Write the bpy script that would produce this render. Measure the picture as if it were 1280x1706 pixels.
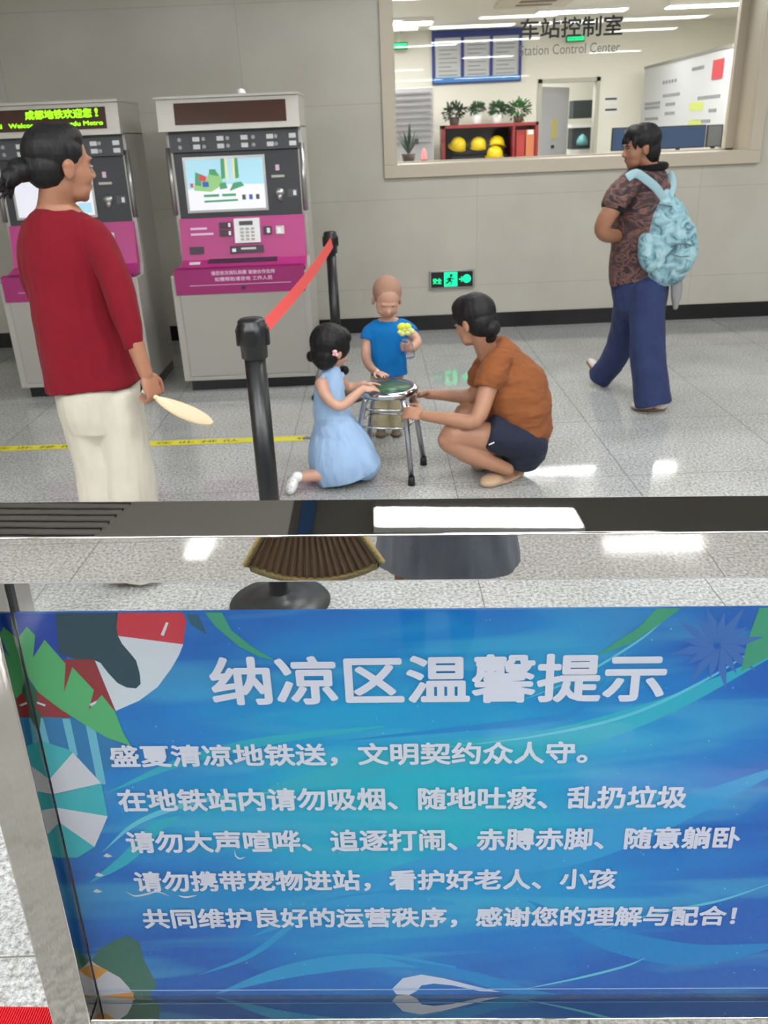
import bpy, bmesh, math, random
from mathutils import Vector, Matrix, Euler, noise
random.seed(7)
for _o in list(bpy.data.objects): bpy.data.objects.remove(_o)
SC = bpy.context.scene
COL = SC.collection

# ------------------------------------------------------------------ camera
FPX = 1400.0; TH = math.atan(632/1400.0); RO = math.radians(2.4); HC = 1.6
F_ = Vector((0, math.cos(TH), -math.sin(TH))); R_ = Vector((1, 0, 0)); D_ = Vector((0, -math.sin(TH), -math.cos(TH)))
ex = R_*math.cos(RO) + D_*math.sin(RO)
ey = -R_*math.sin(RO) + D_*math.cos(RO)
cd = bpy.data.cameras.new('camera'); cam = bpy.data.objects.new('camera', cd); COL.objects.link(cam)
M = Matrix.Identity(4)
for i in range(3):
    M[i][0] = ex[i]; M[i][1] = -ey[i]; M[i][2] = -F_[i]
M[2][3] = HC
cam.matrix_world = M
cd.sensor_fit = 'VERTICAL'; cd.sensor_height = 32.0; cd.lens = FPX/1706*32.0; cd.clip_start = 0.02; cd.clip_end = 100
cd.dof.use_dof = True; cd.dof.focus_distance = 1.6; cd.dof.aperture_fstop = 7.0
SC.camera = cam

# ------------------------------------------------------------------ world, exposure
w = bpy.data.worlds.new('world'); SC.world = w; w.use_nodes = True
w.node_tree.nodes['Background'].inputs[0].default_value = (.9, .95, 1, 1)
w.node_tree.nodes['Background'].inputs[1].default_value = .15
SC.view_settings.view_transform = 'Standard'; SC.view_settings.look = 'None'
SC.view_settings.gamma = 1; SC.view_settings.exposure = 1.22; SC.view_settings.use_curve_mapping = False
HALL_EMIT = 15.0; ROOM_EMIT = 17.0

# ------------------------------------------------------------------ helpers
def ray(x, y):
    u, v = x-640, y-853
    X = u*math.cos(RO)-v*math.sin(RO); Y = u*math.sin(RO)+v*math.cos(RO)
    return F_ + R_*(X/FPX) + D_*(Y/FPX)
def P(x, y, Y):                     # point of the place at depth Y along the sight line
    r = ray(x, y); return r*(Y/r.y) + Vector((0, 0, HC))
def G(x, y, z=0.0):                 # point of the place at height z
    r = ray(x, y); return r*((z-HC)/r.z) + Vector((0, 0, HC))
def mpp(p):                         # metres per photo pixel at a point
    return (Vector(p)-Vector((0, 0, HC))).dot(F_)/FPX

def lin(c):
    c = c/255.0
    return c/12.92 if c <= .04045 else ((c+.055)/1.055)**2.4
def rgb(r, g, b): return (lin(r), lin(g), lin(b), 1)

MATS = {}
def mat(name, col, rough=.6, metal=0.0, emit=0.0, bump=0.0, bscale=60.0, var=0.0, vscale=8.0, trans=0.0, alpha=1.0, coat=0.0, stretch=None, spec=.5, sheen=0.0):
    m = bpy.data.materials.new(name); m.use_nodes = True
    nt = m.node_tree; b = nt.nodes['Principled BSDF']
    b.inputs['Base Color'].default_value = col; b.inputs['Roughness'].default_value = rough
    b.inputs['Metallic'].default_value = metal; b.inputs['Coat Weight'].default_value = coat
    b.inputs['Specular IOR Level'].default_value = spec
    b.inputs['Sheen Weight'].default_value = sheen
    b.inputs['Transmission Weight'].default_value = trans
    if emit: b.inputs['Emission Color'].default_value = col; b.inputs['Emission Strength'].default_value = emit
    tc = nt.nodes.new('ShaderNodeTexCoord'); mp = nt.nodes.new('ShaderNodeMapping')
    nt.links.new(tc.outputs['Object'], mp.inputs[0])
    if stretch: mp.inputs['Scale'].default_value = stretch
    if bump:
        n = nt.nodes.new('ShaderNodeTexNoise'); n.inputs['Scale'].default_value = bscale; n.inputs['Detail'].default_value = 4
        nt.links.new(mp.outputs[0], n.inputs['Vector'])
        bp = nt.nodes.new('ShaderNodeBump'); bp.inputs['Strength'].default_value = bump; bp.inputs['Distance'].default_value = .01
        nt.links.new(n.outputs[0], bp.inputs['Height']); nt.links.new(bp.outputs[0], b.inputs['Normal'])
    if var:
        n = nt.nodes.new('ShaderNodeTexNoise'); n.inputs['Scale'].default_value = vscale; n.inputs['Detail'].default_value = 6
        nt.links.new(mp.outputs[0], n.inputs['Vector'])
        cr = nt.nodes.new('ShaderNodeValToRGB')
        cr.color_ramp.elements[0].position = .3; cr.color_ramp.elements[1].position = .7
        cr.color_ramp.elements[0].color = tuple(c*(1-var) for c in col[:3])+(1,)
        cr.color_ramp.elements[1].color = tuple(min(1, c*(1+var)) for c in col[:3])+(1,)
        nt.links.new(n.outputs[0], cr.inputs[0]); nt.links.new(cr.outputs[0], b.inputs['Base Color'])
    MATS[name] = m
    return m

def ramp_mat(name, scale, stops, rough=.6, bump=0., stretch=(1, 1, 1), detail=3, dist=0.0, kind='noise', metal=0.):
    m = mat(name, (1, 1, 1, 1), rough, metal); nt = m.node_tree; b = nt.nodes['Principled BSDF']
    mp = [n for n in nt.nodes if n.type == 'MAPPING'][0]; mp.inputs['Scale'].default_value = stretch
    if kind == 'noise':
        n = nt.nodes.new('ShaderNodeTexNoise'); n.inputs['Detail'].default_value = detail; n.inputs['Distortion'].default_value = dist
    elif kind == 'wave':
        n = nt.nodes.new('ShaderNodeTexWave'); n.inputs['Distortion'].default_value = dist; n.inputs['Detail'].default_value = detail; n.bands_direction = 'Z'
    else:
        n = nt.nodes.new('ShaderNodeTexVoronoi')
    n.inputs['Scale'].default_value = scale
    nt.links.new(mp.outputs[0], n.inputs['Vector'])
    cr = nt.nodes.new('ShaderNodeValToRGB'); e = cr.color_ramp.elements
    while len(e) < len(stops): e.new(.5)
    for k, (p, c) in enumerate(stops): e[k].position = p; e[k].color = c
    out = n.outputs['Color'] if kind == 'voronoi' else n.outputs[0]
    nt.links.new(out, cr.inputs[0]); nt.links.new(cr.outputs[0], b.inputs['Base Color'])
    if bump:
        bp = nt.nodes.new('ShaderNodeBump'); bp.inputs['Strength'].default_value = bump; bp.inputs['Distance'].default_value = .004
        nt.links.new(n.outputs[0], bp.inputs['Height']); nt.links.new(bp.outputs[0], b.inputs['Normal'])
    return m

def tag(o, label=None, cat=None, group=None, kind=None):
    if label: o['label'] = label
    if cat: o['category'] = cat
    if group: o['group'] = group
    if kind: o['kind'] = kind
    return o
def empty(name, loc, label=None, cat=None, group=None):
    o = bpy.data.objects.new(name, None); COL.objects.link(o); o.location = loc; o.empty_display_size = .1
    return tag(o, label, cat, group)
def origin_of(parent):
    o = Vector((0, 0, 0)); p = parent
    while p is not None: o += p.location; p = p.parent
    return o

class MB:
    """collects shapes in place coordinates, then links them as one mesh object"""
    def __init__(s): s.bm = bmesh.new(); s.mats = []; s.mi = 0; s.sm = False
    def use(s, m, smooth=False):
        if m not in s.mats: s.mats.append(m)
        s.mi = s.mats.index(m); s.sm = smooth; return s
    def face(s, pts):
        f = s.bm.faces.new([s.bm.verts.new(p) for p in pts]); f.material_index = s.mi; f.smooth = s.sm; return s
    def box(s, a, b, bev=0.0):
        a = Vector(a); b = Vector(b)
        vs = [s.bm.verts.new((x, y, z)) for x in (a.x, b.x) for y in (a.y, b.y) for z in (a.z, b.z)]
        fs = []
        for q in ((0, 1, 3, 2), (4, 6, 7, 5), (0, 4, 5, 1), (2, 3, 7, 6), (0, 2, 6, 4), (1, 5, 7, 3)):
            f = s.bm.faces.new([vs[i] for i in q]); f.material_index = s.mi; fs.append(f)
        if bev:
            es = {e for f in fs for e in f.edges}
            r = bmesh.ops.bevel(s.bm, geom=list(es), offset=bev, segments=3, affect='EDGES', profile=.5)
            for f in r['faces']: f.material_index = s.mi; f.smooth = True
        return s
    def xbox(s, M, a, b, bev=0.0):         # box in a local frame M
        t = MB(); t.mats = s.mats; t.mi = s.mi; t.box(a, b, bev); t.bm.transform(M); s.merge(t); return s
    def merge(s, t):
        me = bpy.data.meshes.new('t'); t.bm.to_mesh(me); s.bm.from_mesh(me); bpy.data.meshes.remove(me); return s
    def prism(s, poly, M, d):              # polygon in local xz, extruded along local y by d
        n = len(poly)
        A = [s.bm.verts.new(M @ Vector((p[0], 0, p[1]))) for p in poly]; B = [s.bm.verts.new(M @ Vector((p[0], d, p[1]))) for p in poly]
        fs = [s.bm.faces.new(A), s.bm.faces.new(B[::-1])]
        for i in range(n): fs.append(s.bm.faces.new((A[i], B[i], B[(i+1) % n], A[(i+1) % n])))
        for f in fs: f.material_index = s.mi
        return s
    def tube(s, pts, r, seg=12, caps=True):
        pts = [Vector(p) for p in pts]; n = len(pts)
        rs = r if isinstance(r, (list, tuple)) else [r]*n
        rings = []; ref = None
        for i, p in enumerate(pts):
            t = (pts[min(i+1, n-1)]-pts[max(i-1, 0)]).normalized()
            if ref is None: ref = Vector((0, 0, 1)) if abs(t.z) < .9 else Vector((1, 0, 0))
            a = t.cross(ref).normalized(); b = t.cross(a).normalized(); ref = -b if False else ref
            rings.append([s.bm.verts.new(p+(a*math.cos(2*math.pi*k/seg)+b*math.sin(2*math.pi*k/seg))*rs[i]) for k in range(seg)])
        for i in range(n-1):
            for k in range(seg):
                f = s.bm.faces.new((rings[i][k], rings[i][(k+1) % seg], rings[i+1][(k+1) % seg], rings[i+1][k])); f.smooth = True; f.material_index = s.mi
        if caps:
            for q in (rings[0][::-1], rings[-1]):
                f = s.bm.faces.new(q); f.material_index = s.mi
        return s
    def lathe(s, c, prof, seg=32, axis=None):    # prof: (radius, height) pairs
        c = Vector(c); ax = Matrix.Identity(3) if axis is None else axis
        rings = [[s.bm.verts.new(c+ax @ Vector((r*math.cos(2*math.pi*k/seg), r*math.sin(2*math.pi*k/seg), h))) for k in range(seg)] for r, h in prof]
        for i in range(len(prof)-1):
            for k in range(seg):
                f = s.bm.faces.new((rings[i][k], rings[i][(k+1) % seg], rings[i+1][(k+1) % seg], rings[i+1][k])); f.smooth = True; f.material_index = s.mi
        for q in (rings[0][::-1], rings[-1]):
            f = s.bm.faces.new(q); f.material_index = s.mi
        return s
    def ell(s, c, r, rot=None, seg=16):
        Mx = Matrix.Translation(Vector(c)) @ (rot.to_4x4() if rot is not None else Matrix.Identity(4)) @ Matrix.Diagonal((r[0], r[1], r[2], 1))
        g = bmesh.ops.create_uvsphere(s.bm, u_segments=seg, v_segments=max(6, seg*2//3), radius=1, matrix=Mx)
        for v in g['verts']:
            for f in v.link_faces: f.smooth = True; f.material_index = s.mi
        return s
    def build(s, name, parent=None, org=None, label=None, norm=True):
        if norm: bmesh.ops.recalc_face_normals(s.bm, faces=s.bm.faces[:])
        o0 = origin_of(parent) if parent is not None else None
        if parent is None:
            if org is None:
                vs = s.bm.verts
                x0 = min(v.co.x for v in vs); x1 = max(v.co.x for v in vs); y0 = min(v.co.y for v in vs); y1 = max(v.co.y for v in vs); z0 = min(v.co.z for v in vs)
                org = Vector(((x0+x1)/2, (y0+y1)/2, z0))
            o0 = Vector(org)
        bmesh.ops.translate(s.bm, verts=s.bm.verts[:], vec=-o0)
        me = bpy.data.meshes.new(name); s.bm.to_mesh(me); s.bm.free()
        for m in s.mats: me.materials.append(m)
        o = bpy.data.objects.new(name, me); COL.objects.link(o)
        if parent is not None: o.parent = parent
        else: o.location = o0
        if label: o['label'] = label
        return o
def mb(m, smooth=False): return MB().use(m, smooth)
def struct(o): o['kind'] = 'structure'; return o

def text_bm(body, bold=.0, extrude=.0):
    """lettering outlines scaled to a unit box: returns bmesh (x right, y up) normalised 0..1 and its aspect"""
    c = bpy.data.curves.new('t', 'FONT'); c.body = body; c.size = 1; c.offset = bold; c.extrude = extrude; c.resolution_u = 3
    o = bpy.data.objects.new('t', c); COL.objects.link(o)
    dg = bpy.context.evaluated_depsgraph_get(); dg.update()
    me = bpy.data.meshes.new_from_object(o.evaluated_get(dg)); bpy.data.objects.remove(o); bpy.data.curves.remove(c)
    b = bmesh.new(); b.from_mesh(me); bpy.data.meshes.remove(me)
    x0 = min(v.co.x for v in b.verts); x1 = max(v.co.x for v in b.verts); y0 = min(v.co.y for v in b.verts); y1 = max(v.co.y for v in b.verts)
    for v in b.verts: v.co.x = (v.co.x-x0)/(x1-x0); v.co.y = (v.co.y-y0)/(y1-y0); v.co.z = v.co.z
    return b, (x1-x0)/(y1-y0)
def add_text(m, body, org, xd, yd, bold=.0, n=8):
    """org: lower left corner, xd and yd: full width and height vectors; bold: stroke growth in glyph heights"""
    org = Vector(org); xd = Vector(xd); yd = Vector(yd); b, asp = text_bm(body)
    if bold:
        org = org+yd*bold+xd.normalized()*yd.length*bold; k = yd.length*bold; xd = xd*(1-2*k/xd.length); yd = yd*(1-2*bold)
    nr = xd.cross(yd).normalized()
    offs = [(0, 0)]+([(math.cos(2*math.pi*i/n), math.sin(2*math.pi*i/n)) for i in range(n)] if bold else [])
    base = [v.co.copy() for v in b.verts]
    for j, (cx_, cy_) in enumerate(offs):
        o_ = org+(xd.normalized()*cx_+yd.normalized()*cy_)*(k if bold else 0)+nr*j*3e-5
        for v, c0 in zip(b.verts, base): v.co = o_+xd*c0.x+yd*c0.y
        for f in b.faces: f.material_index = m.mi
        me = bpy.data.meshes.new('t'); b.to_mesh(me); m.bm.from_mesh(me); bpy.data.meshes.remove(me)
    b.free(); return m

def copy_tree(o, parent=None):
    c = o.copy(); COL.objects.link(c); c.parent = parent
    for ch in list(o.children): copy_tree(ch, c)
    return c

# ------------------------------------------------------------------ materials
def floor_material():
    m = mat('granite_floor', rgb(160, 160, 158), .22); nt = m.node_tree; b = nt.nodes['Principled BSDF']
    mp = [n for n in nt.nodes if n.type == 'MAPPING'][0]
    def noi(sc, det=3, ro=.6):
        n = nt.nodes.new('ShaderNodeTexNoise'); n.inputs['Scale'].default_value = sc; n.inputs['Detail'].default_value = det; n.inputs['Roughness'].default_value = ro
        nt.links.new(mp.outputs[0], n.inputs['Vector']); return n.outputs[0]
    def ramp(src, *st):
        cr = nt.nodes.new('ShaderNodeValToRGB'); e = cr.color_ramp.elements
        while len(e) < len(st): e.new(.5)
        for k, (p, c) in enumerate(st): e[k].position = p; e[k].color = c
        nt.links.new(src, cr.inputs[0]); return cr.outputs[0]
    def mix(a, bb, fac, mode='MULTIPLY'):
        n = nt.nodes.new('ShaderNodeMix'); n.data_type = 'RGBA'; n.blend_type = mode
        for s_, v in ((n.inputs[0], fac), (n.inputs[6], a), (n.inputs[7], bb)):
            if hasattr(v, 'is_output') or isinstance(v, bpy.types.NodeSocket): nt.links.new(v, s_)
            else: s_.default_value = v
        return n.outputs[2]
    base = ramp(noi(75, 4, .7), (.33, rgb(120, 119, 117)), (.46, rgb(163, 163, 161)), (.56, rgb(190, 191, 190)), (.7, rgb(210, 211, 211)))
    fine = ramp(noi(260, 2), (.35, (.72, .71, .69, 1)), (.55, (1, 1, 1, 1)))
    c = mix(base, fine, .8)
    big = ramp(noi(2.2, 5, .6), (.35, (.86, .86, .85, 1)), (.62, (1, 1, 1, 1)))
    c = mix(c, big, 1.0)
    # joints between the slabs
    sx = nt.nodes.new('ShaderNodeSeparateXYZ'); nt.links.new(mp.outputs[0], sx.inputs[0])
    def joint(sock, off, per):
        a = nt.nodes.new('ShaderNodeMath'); a.operation = 'ADD'; a.inputs[1].default_value = -off; nt.links.new(sock, a.inputs[0])
        d = nt.nodes.new('ShaderNodeMath'); d.operation = 'PINGPONG'; d.inputs[1].default_value = per/2; nt.links.new(a.outputs[0], d.inputs[0])
        g = nt.nodes.new('ShaderNodeMath'); g.operation = 'LESS_THAN'; g.inputs[1].default_value = .0022; nt.links.new(d.outputs[0], g.inputs[0]); return g.outputs[0]
    jx = joint(sx.outputs[0], .355, .86); jy = joint(sx.outputs[1], .42, .86)
    mx = nt.nodes.new('ShaderNodeMath'); mx.operation = 'MAXIMUM'; nt.links.new(jx, mx.inputs[0]); nt.links.new(jy, mx.inputs[1])
    c = mix(c, rgb(112, 111, 108), mx.outputs[0], 'MIX')
    nt.links.new(c, b.inputs['Base Color'])
    r = ramp(noi(5, 4), (.3, (.04, .04, .04, 1)), (.7, (.11, .11, .11, 1))); nt.links.new(r, b.inputs['Roughness'])
    return m
FLOOR = floor_material()

def wall_material(name, c1, c2, ox, px, oz, pz, rough=.2):
    m = mat(name, c1, rough, spec=.22); nt = m.node_tree; b = nt.nodes['Principled BSDF']
    mp = [n for n in nt.nodes if n.type == 'MAPPING'][0]; mp.inputs['Scale'].default_value = (1, 1, 1)
    n = nt.nodes.new('ShaderNodeTexNoise'); n.inputs['Scale'].default_value = 2.5; n.inputs['Detail'].default_value = 4
    nt.links.new(mp.outputs[0], n.inputs['Vector'])
    cr = nt.nodes.new('ShaderNodeValToRGB'); cr.color_ramp.elements[0].color = c2; cr.color_ramp.elements[1].color = c1
    cr.color_ramp.elements[0].position = .35; cr.color_ramp.elements[1].position = .65
    nt.links.new(n.outputs[0], cr.inputs[0])
    geo = nt.nodes.new('ShaderNodeNewGeometry'); sx = nt.nodes.new('ShaderNodeSeparateXYZ'); nt.links.new(geo.outputs['Position'], sx.inputs[0])
    outs = []
    for sock, off, per in ((sx.outputs[0], ox, px), (sx.outputs[2], oz, pz)):
        a = nt.nodes.new('ShaderNodeMath'); a.operation = 'ADD'; a.inputs[1].default_value = -off; nt.links.new(sock, a.inputs[0])
        d = nt.nodes.new('ShaderNodeMath'); d.operation = 'PINGPONG'; d.inputs[1].default_value = per/2; nt.links.new(a.outputs[0], d.inputs[0])
        g = nt.nodes.new('ShaderNodeMath'); g.operation = 'LESS_THAN'; g.inputs[1].default_value = .003; nt.links.new(d.outputs[0], g.inputs[0]); outs.append(g.outputs[0])
    mx = nt.nodes.new('ShaderNodeMath'); mx.operation = 'MAXIMUM'; nt.links.new(outs[0], mx.inputs[0]); nt.links.new(outs[1], mx.inputs[1])
    sc = nt.nodes.new('ShaderNodeMath'); sc.operation = 'MULTIPLY'; sc.inputs[1].default_value = .28; nt.links.new(mx.outputs[0], sc.inputs[0])
    mi = nt.nodes.new('ShaderNodeMix'); mi.data_type = 'RGBA'; nt.links.new(sc.outputs[0], mi.inputs[0]); nt.links.new(cr.outputs[0], mi.inputs[6]); mi.inputs[7].default_value = rgb(120, 113, 100)
    nt.links.new(mi.outputs[2], b.inputs['Base Color'])
    return m
WALL = wall_material('beige_wall_tile', rgb(186, 182, 170), rgb(180, 175, 163), .88, 1.85, .37, .72)
CREAM = mat('cream_paint', rgb(236, 233, 220), .6)
BLACKST = mat('black_stone', rgb(22, 22, 23), .25)
STEEL = mat('polished_steel', rgb(182, 179, 174), .012, 1.0, bump=.003, bscale=10)
STEELV = mat('polished_steel_post', rgb(160, 156, 149), .07, 1.0, bump=.05, bscale=9, stretch=(5, 5, 1))
BRUSH = mat('brushed_steel', rgb(170, 170, 168), .32, .85)
CHROME = mat('chrome', rgb(200, 200, 200), .12, 1.0)
GREY_MET = mat('grey_metal', rgb(150, 148, 142), .4, .35)
BLACKP = mat('black_plastic', rgb(20, 20, 21), .35)
RUBBER = mat('black_rubber', rgb(16, 17, 20), .6)
WHITE = mat('white_plastic', rgb(235, 235, 232), .5)
FRAME = mat('beige_frame', rgb(186, 175, 156), .4)
LAMP = mat('lamp_diffuser', (.975, .99, 1, 1), .5, emit=HALL_EMIT)
LAMP2 = mat('office_lamp_diffuser', (1, 1, .97, 1), .5, emit=ROOM_EMIT)
CEIL = mat('grey_ceiling_metal', rgb(238, 237, 233), .5, .1)
CEILD = mat('dark_ceiling_metal', rgb(120, 120, 120), .5, .1)
SLOT = mat('gap_shade_black', rgb(10, 10, 10), .8)  # painted darkness of the gaps between the ceiling slats
BLUESIGN = mat('blue_enamel', rgb(20, 90, 160), .4)
def glass_mat(name, tint=(1, 1, 1, 1), k=1.0):
    m = bpy.data.materials.new(name); m.use_nodes = True; nt = m.node_tree; nt.nodes.remove(nt.nodes['Principled BSDF'])
    t = nt.nodes.new('ShaderNodeBsdfTransparent'); t.inputs[0].default_value = tint
    g = nt.nodes.new('ShaderNodeBsdfGlossy'); g.inputs['Roughness'].default_value = .0
    f = nt.nodes.new('ShaderNodeFresnel'); f.inputs[0].default_value = 1.45
    mu = nt.nodes.new('ShaderNodeMath'); mu.operation = 'MULTIPLY'; mu.inputs[1].default_value = k; nt.links.new(f.outputs[0], mu.inputs[0])
    mx = nt.nodes.new('ShaderNodeMixShader'); nt.links.new(mu.outputs[0], mx.inputs[0]); nt.links.new(t.outputs[0], mx.inputs[1]); nt.links.new(g.outputs[0], mx.inputs[2])
    nt.links.new(mx.outputs[0], nt.nodes['Material Output'].inputs[0]); return m
GLASS = glass_mat('clear_glass', (.985, .995, .99, 1), .7)
GLASSW = glass_mat('window_glass', (.97, .98, .97, 1), 1.5)

# ------------------------------------------------------------------ the hall
YW = 7.4
struct(mb(FLOOR).box((-9, -18, -.1), (9, 15, 0)).build('floor', org=(0, 0, 0)))
zc = 3.2
# ceiling: pale metal panels on the left, darker on the right, with a slatted strip whose shaded gaps are painted black
c = mb(CEIL).box((-9, -18, zc), (-.57, YW+.4, zc+.1)); c.use(CEILD).box((-.57, -18, zc), (9, YW+.4, zc+.1))
struct(c.build('ceiling'))
o = MB().use(CEIL)
for k in range(11):
    y = 5.02+k*.11; e_ = -1.76+(y-5.8)*.2
    o.use(CEIL).box((-5.0, y, zc-.018), (e_, y+.065, zc-.001)); o.use(SLOT).box((-5.0, y+.065, zc-.008), (e_, y+.11, zc-.001))
o = o.build('ceiling_grille'); tag(o, 'grey slatted ceiling grille mirrored as black stripes in the left end of the steel rail', 'ceiling grille')
o = mb(BLUESIGN).box((-.5, 4.9, zc-.03), (-.4, 6.1, zc)).build('ceiling_strip'); tag(o, 'blue strip on the ceiling mirrored in the top of the steel rail', 'ceiling strip')
struct(mb(CREAM).box((-9.2, -18, 0), (-9, YW+.4, zc)).build('wall_left'))
struct(mb(CREAM).box((9, -18, 0), (9.2, YW+.4, zc)).build('wall_right'))
struct(mb(CREAM).box((-9, -18.2, 0), (9, -18, zc)).build('wall_behind'))
a = P(641, 298, YW); b_ = P(1264, 271, YW)
WX0, WX1, WZ0, WZ1 = a.x, b_.x, (a.z+b_.z)/2, 2.75
wm = mb(WALL).box((-9, YW, 0), (WX0, YW+.4, zc)).box((WX1, YW, 0), (9, YW+.4, zc)).box((WX0, YW, 0), (WX1, YW+.4, WZ0)).box((WX0, YW, WZ1), (WX1, YW+.4, zc))
struct(wm.build('wall_front'))
bz = P(860, 519, YW).z
struct(mb(BLACKST).box((-9, YW-.012, 0), (9, YW, bz)).build('baseboard_front'))

# ceiling lamps
def lamp(x0, x1, y0, y1, z, m, label, body=WHITE):
    r = empty('ceiling_lamp', ((x0+x1)/2, (y0+y1)/2, z-.05), label, 'ceiling light', 'ceiling lights')
    mb(body).box((x0-.02, y0-.02, z-.045), (x1+.02, y1+.02, z)).build('housing', r)
    mb(m).box((x0, y0, z-.052), (x1, y1, z-.045)).build('diffuser', r)
lamp(.05, 1.5, 5.33, 5.63, zc, LAMP, 'ceiling light mirrored as the bright white bar on the steel rail')
LAB = 'long ceiling light of the hall outside the picture, among those mirrored or added to light the poster'
for (x, y) in ((4.4, 5.4), (.9, 3.0), (4.0, 3.0), (-4.8, -2.4), (5.2, -2.4), (2.95, -7.4), (6.0, -7.4), (-4.5, -11), (1.0, -11)):  # the wide pair a little behind the camera is added for the poster
    lamp(x-.6, x+.6, y-.15, y+.15, zc, LAMP, LAB)
for x in (-2.4, 0, 2.4): lamp(x-.6, x+.6, .35, .65, zc, LAMP, LAB)  # unseen row added to brighten the poster front
for x in (-4.6, -3.0, -1.4, .2, 1.8, 3.4, 5.0): lamp(x-.7, x+.7, -.8, -.4, zc, LAMP, LAB)  # added fill row behind the camera, throws more light on the poster
lamp(.62, 1.85, -3.9, -3.7, zc, LAMP, LAB); lamp(1.3, 3.4, -3.35, -3.05, zc, LAMP, LAB); lamp(.74, 2.6, -16.5, -16.3, zc, LAMP, LAB); lamp(3.0, 5.5, -16.5, -16.3, zc, LAMP, LAB)
lamp(-4.4, -4.15, -6.4, -4.6, zc, LAMP, LAB); lamp(-2.9, -2.62, -8.5, -7.3, zc, LAMP, LAB)

# ------------------------------------------------------------------ window to the control room
wn = empty('window_1', ((WX0+WX1)/2, YW, WZ0)); struct(wn)
fw = .10
f = mb(FRAME)
for (x0, x1, z0, z1) in ((WX0, WX0+fw, WZ0+fw, WZ1-fw), (WX1-fw, WX1, WZ0+fw, WZ1-fw), (WX0, WX1, WZ0, WZ0+fw), (WX0, WX1, WZ1-fw, WZ1)):
    f.box((x0, YW-.03, z0), (x1, YW+.02, z1), .004)
f.build('window_frame', wn)
f = mb(FRAME)
for (x0, x1, z0, z1) in ((WX0+fw-.01, WX0+fw+.01, WZ0+fw, WZ1-fw), (WX1-fw, WX1-fw+.02, WZ0+fw, WZ1-fw), (WX0, WX1, WZ0+fw-.02, WZ0+fw)):
    f.box((x0, YW+.02, z0), (x1, YW+.4, z1))
f.box((WX1-fw-.07, YW+.31, WZ0+fw), (WX1-fw, YW+.37, WZ1-fw)).box((WX0+fw, YW+.31, WZ0+fw), (WX1-fw, YW+.37, WZ0+fw+.012))
f.build('window_reveal', wn)
YG = YW+.33
mb(GLASSW).face([(WX0+fw, YG, WZ0+fw), (WX1-fw, YG, WZ0+fw), (WX1-fw, YG, WZ1-fw), (WX0+fw, YG, WZ1-fw)]).build('window_pane', wn, norm=False)
INK = mat('black_vinyl', rgb(25, 25, 25), .5); INK2 = mat('grey_vinyl', rgb(120, 120, 118), .5)
yt = YG-.012
def tline(m, s, x0, x1, ybot, ytop, bold):
    A = P(x0, ybot, yt); B = P(x1, ybot-(x1-x0)*.042, yt); C_ = P(x0, ytop, yt)
    add_text(m, s, (A.x, yt, A.z), (B.x-A.x, 0, 0), (0, 0, C_.z-A.z), bold)
t = mb(INK); tline(t, '车站控制室', 866, 1037, 66, 31, .02); o = t.build('window_lettering'); tag(o, 'black Chinese lettering on the control room window', 'lettering')
t = mb(INK2); tline(t, 'Station Control Center', 866, 1033, 93, 76, .0); o = t.build('window_lettering'); tag(o, 'smaller grey English lettering under the black Chinese lettering on the window', 'lettering')

# ------------------------------------------------------------------ control room behind the window
YB = 12.8; RC = 2.8
struct(mb(CREAM).box((-2.5, YW+.4, RC), (6.2, YB+2.5, RC+.1)).build('ceiling_office'))
dA = P(903, 140, YB); dB = P(994, 134, YB)
DX0, DX1, DZ = dA.x, dB.x, (dA.z+dB.z)/2
struct(mb(CREAM).box((-2.5, YB, 0), (DX0, YB+.15, RC)).box((DX1, YB, 0), (6, YB+.15, RC)).box((DX0, YB, DZ), (DX1, YB+.15, RC)).build('wall_office_back'))
struct(mb(CREAM).box((-2.7, YW+.4, 0), (-2.5, YB+2.5, RC)).build('wall_office_left'))
struct(mb(CREAM).box((5.2, YW+.4, 0), (5.4, YB, RC)).build('wall_office_right'))
struct(mb(CREAM).box((-2.5, YB+2.3, 0), (6, YB+2.5, RC)).build('wall_office_corridor'))
lamp(1.97, 2.95, 10.8, 11.0, RC, LAMP2, 'bright ceiling light in the control room above the black lettering')
lamp(3.42, 4.23, 10.75, 10.95, RC, LAMP2, 'bright ceiling light at the upper right of the control room window')
for (x, y) in ((0.2, 11.4), (0.2, 9.2), (2.4, 9.0), (4.0, 9.0), (2.3, 13.9)):
    lamp(x-.6, x+.6, y-.15, y+.15, RC, LAMP2, 'ceiling light of the control room hidden above the window')
dr = empty('door_1', (DX0, YB, 0)); struct(dr)
GREYD = mat('door_grey', rgb(196, 196, 200), .5); YEL = mat('yellow_sign', rgb(214, 202, 120), .5)
f = mb(mat('door_trim', rgb(186, 184, 172), .5))
f.box((DX0-.05, YB-.03, 0), (DX0, YB, DZ+.05)).box((DX1, YB-.03, 0), (DX1+.05, YB, DZ+.05)).box((DX0-.05, YB-.03, DZ), (DX1+.05, YB, DZ+.05)); f.build('door_frame', dr)
Md = Matrix.Translation((DX0+.02, YB+.05, 0)) @ Matrix.Rotation(math.radians(50), 4, 'Z')
lf = mb(GREYD).xbox(Md, (0, 0, .02), (.78, .045, DZ-.04)).build('door_leaf', dr)
mb(YEL).xbox(Md, (.3, -.006, 1.42), (.45, 0, 1.68)).build('door_notice', lf)
mb(BLACKP).xbox(Md, (.3, -.02, 1.3), (.36, -.006, 1.34)).xbox(Md, (.2, -.02, 1.12), (.32, -.006, 1.14)).build('door_handle', lf)

def at_back(x0, y0, x1, y1, Y):           # rectangle of the photo at depth Y -> x0,x1,z0,z1
    A = P(x0, y0, Y); B = P(x1, y1, Y); return A.x, B.x, min(A.z, B.z), max(A.z, B.z)

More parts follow.
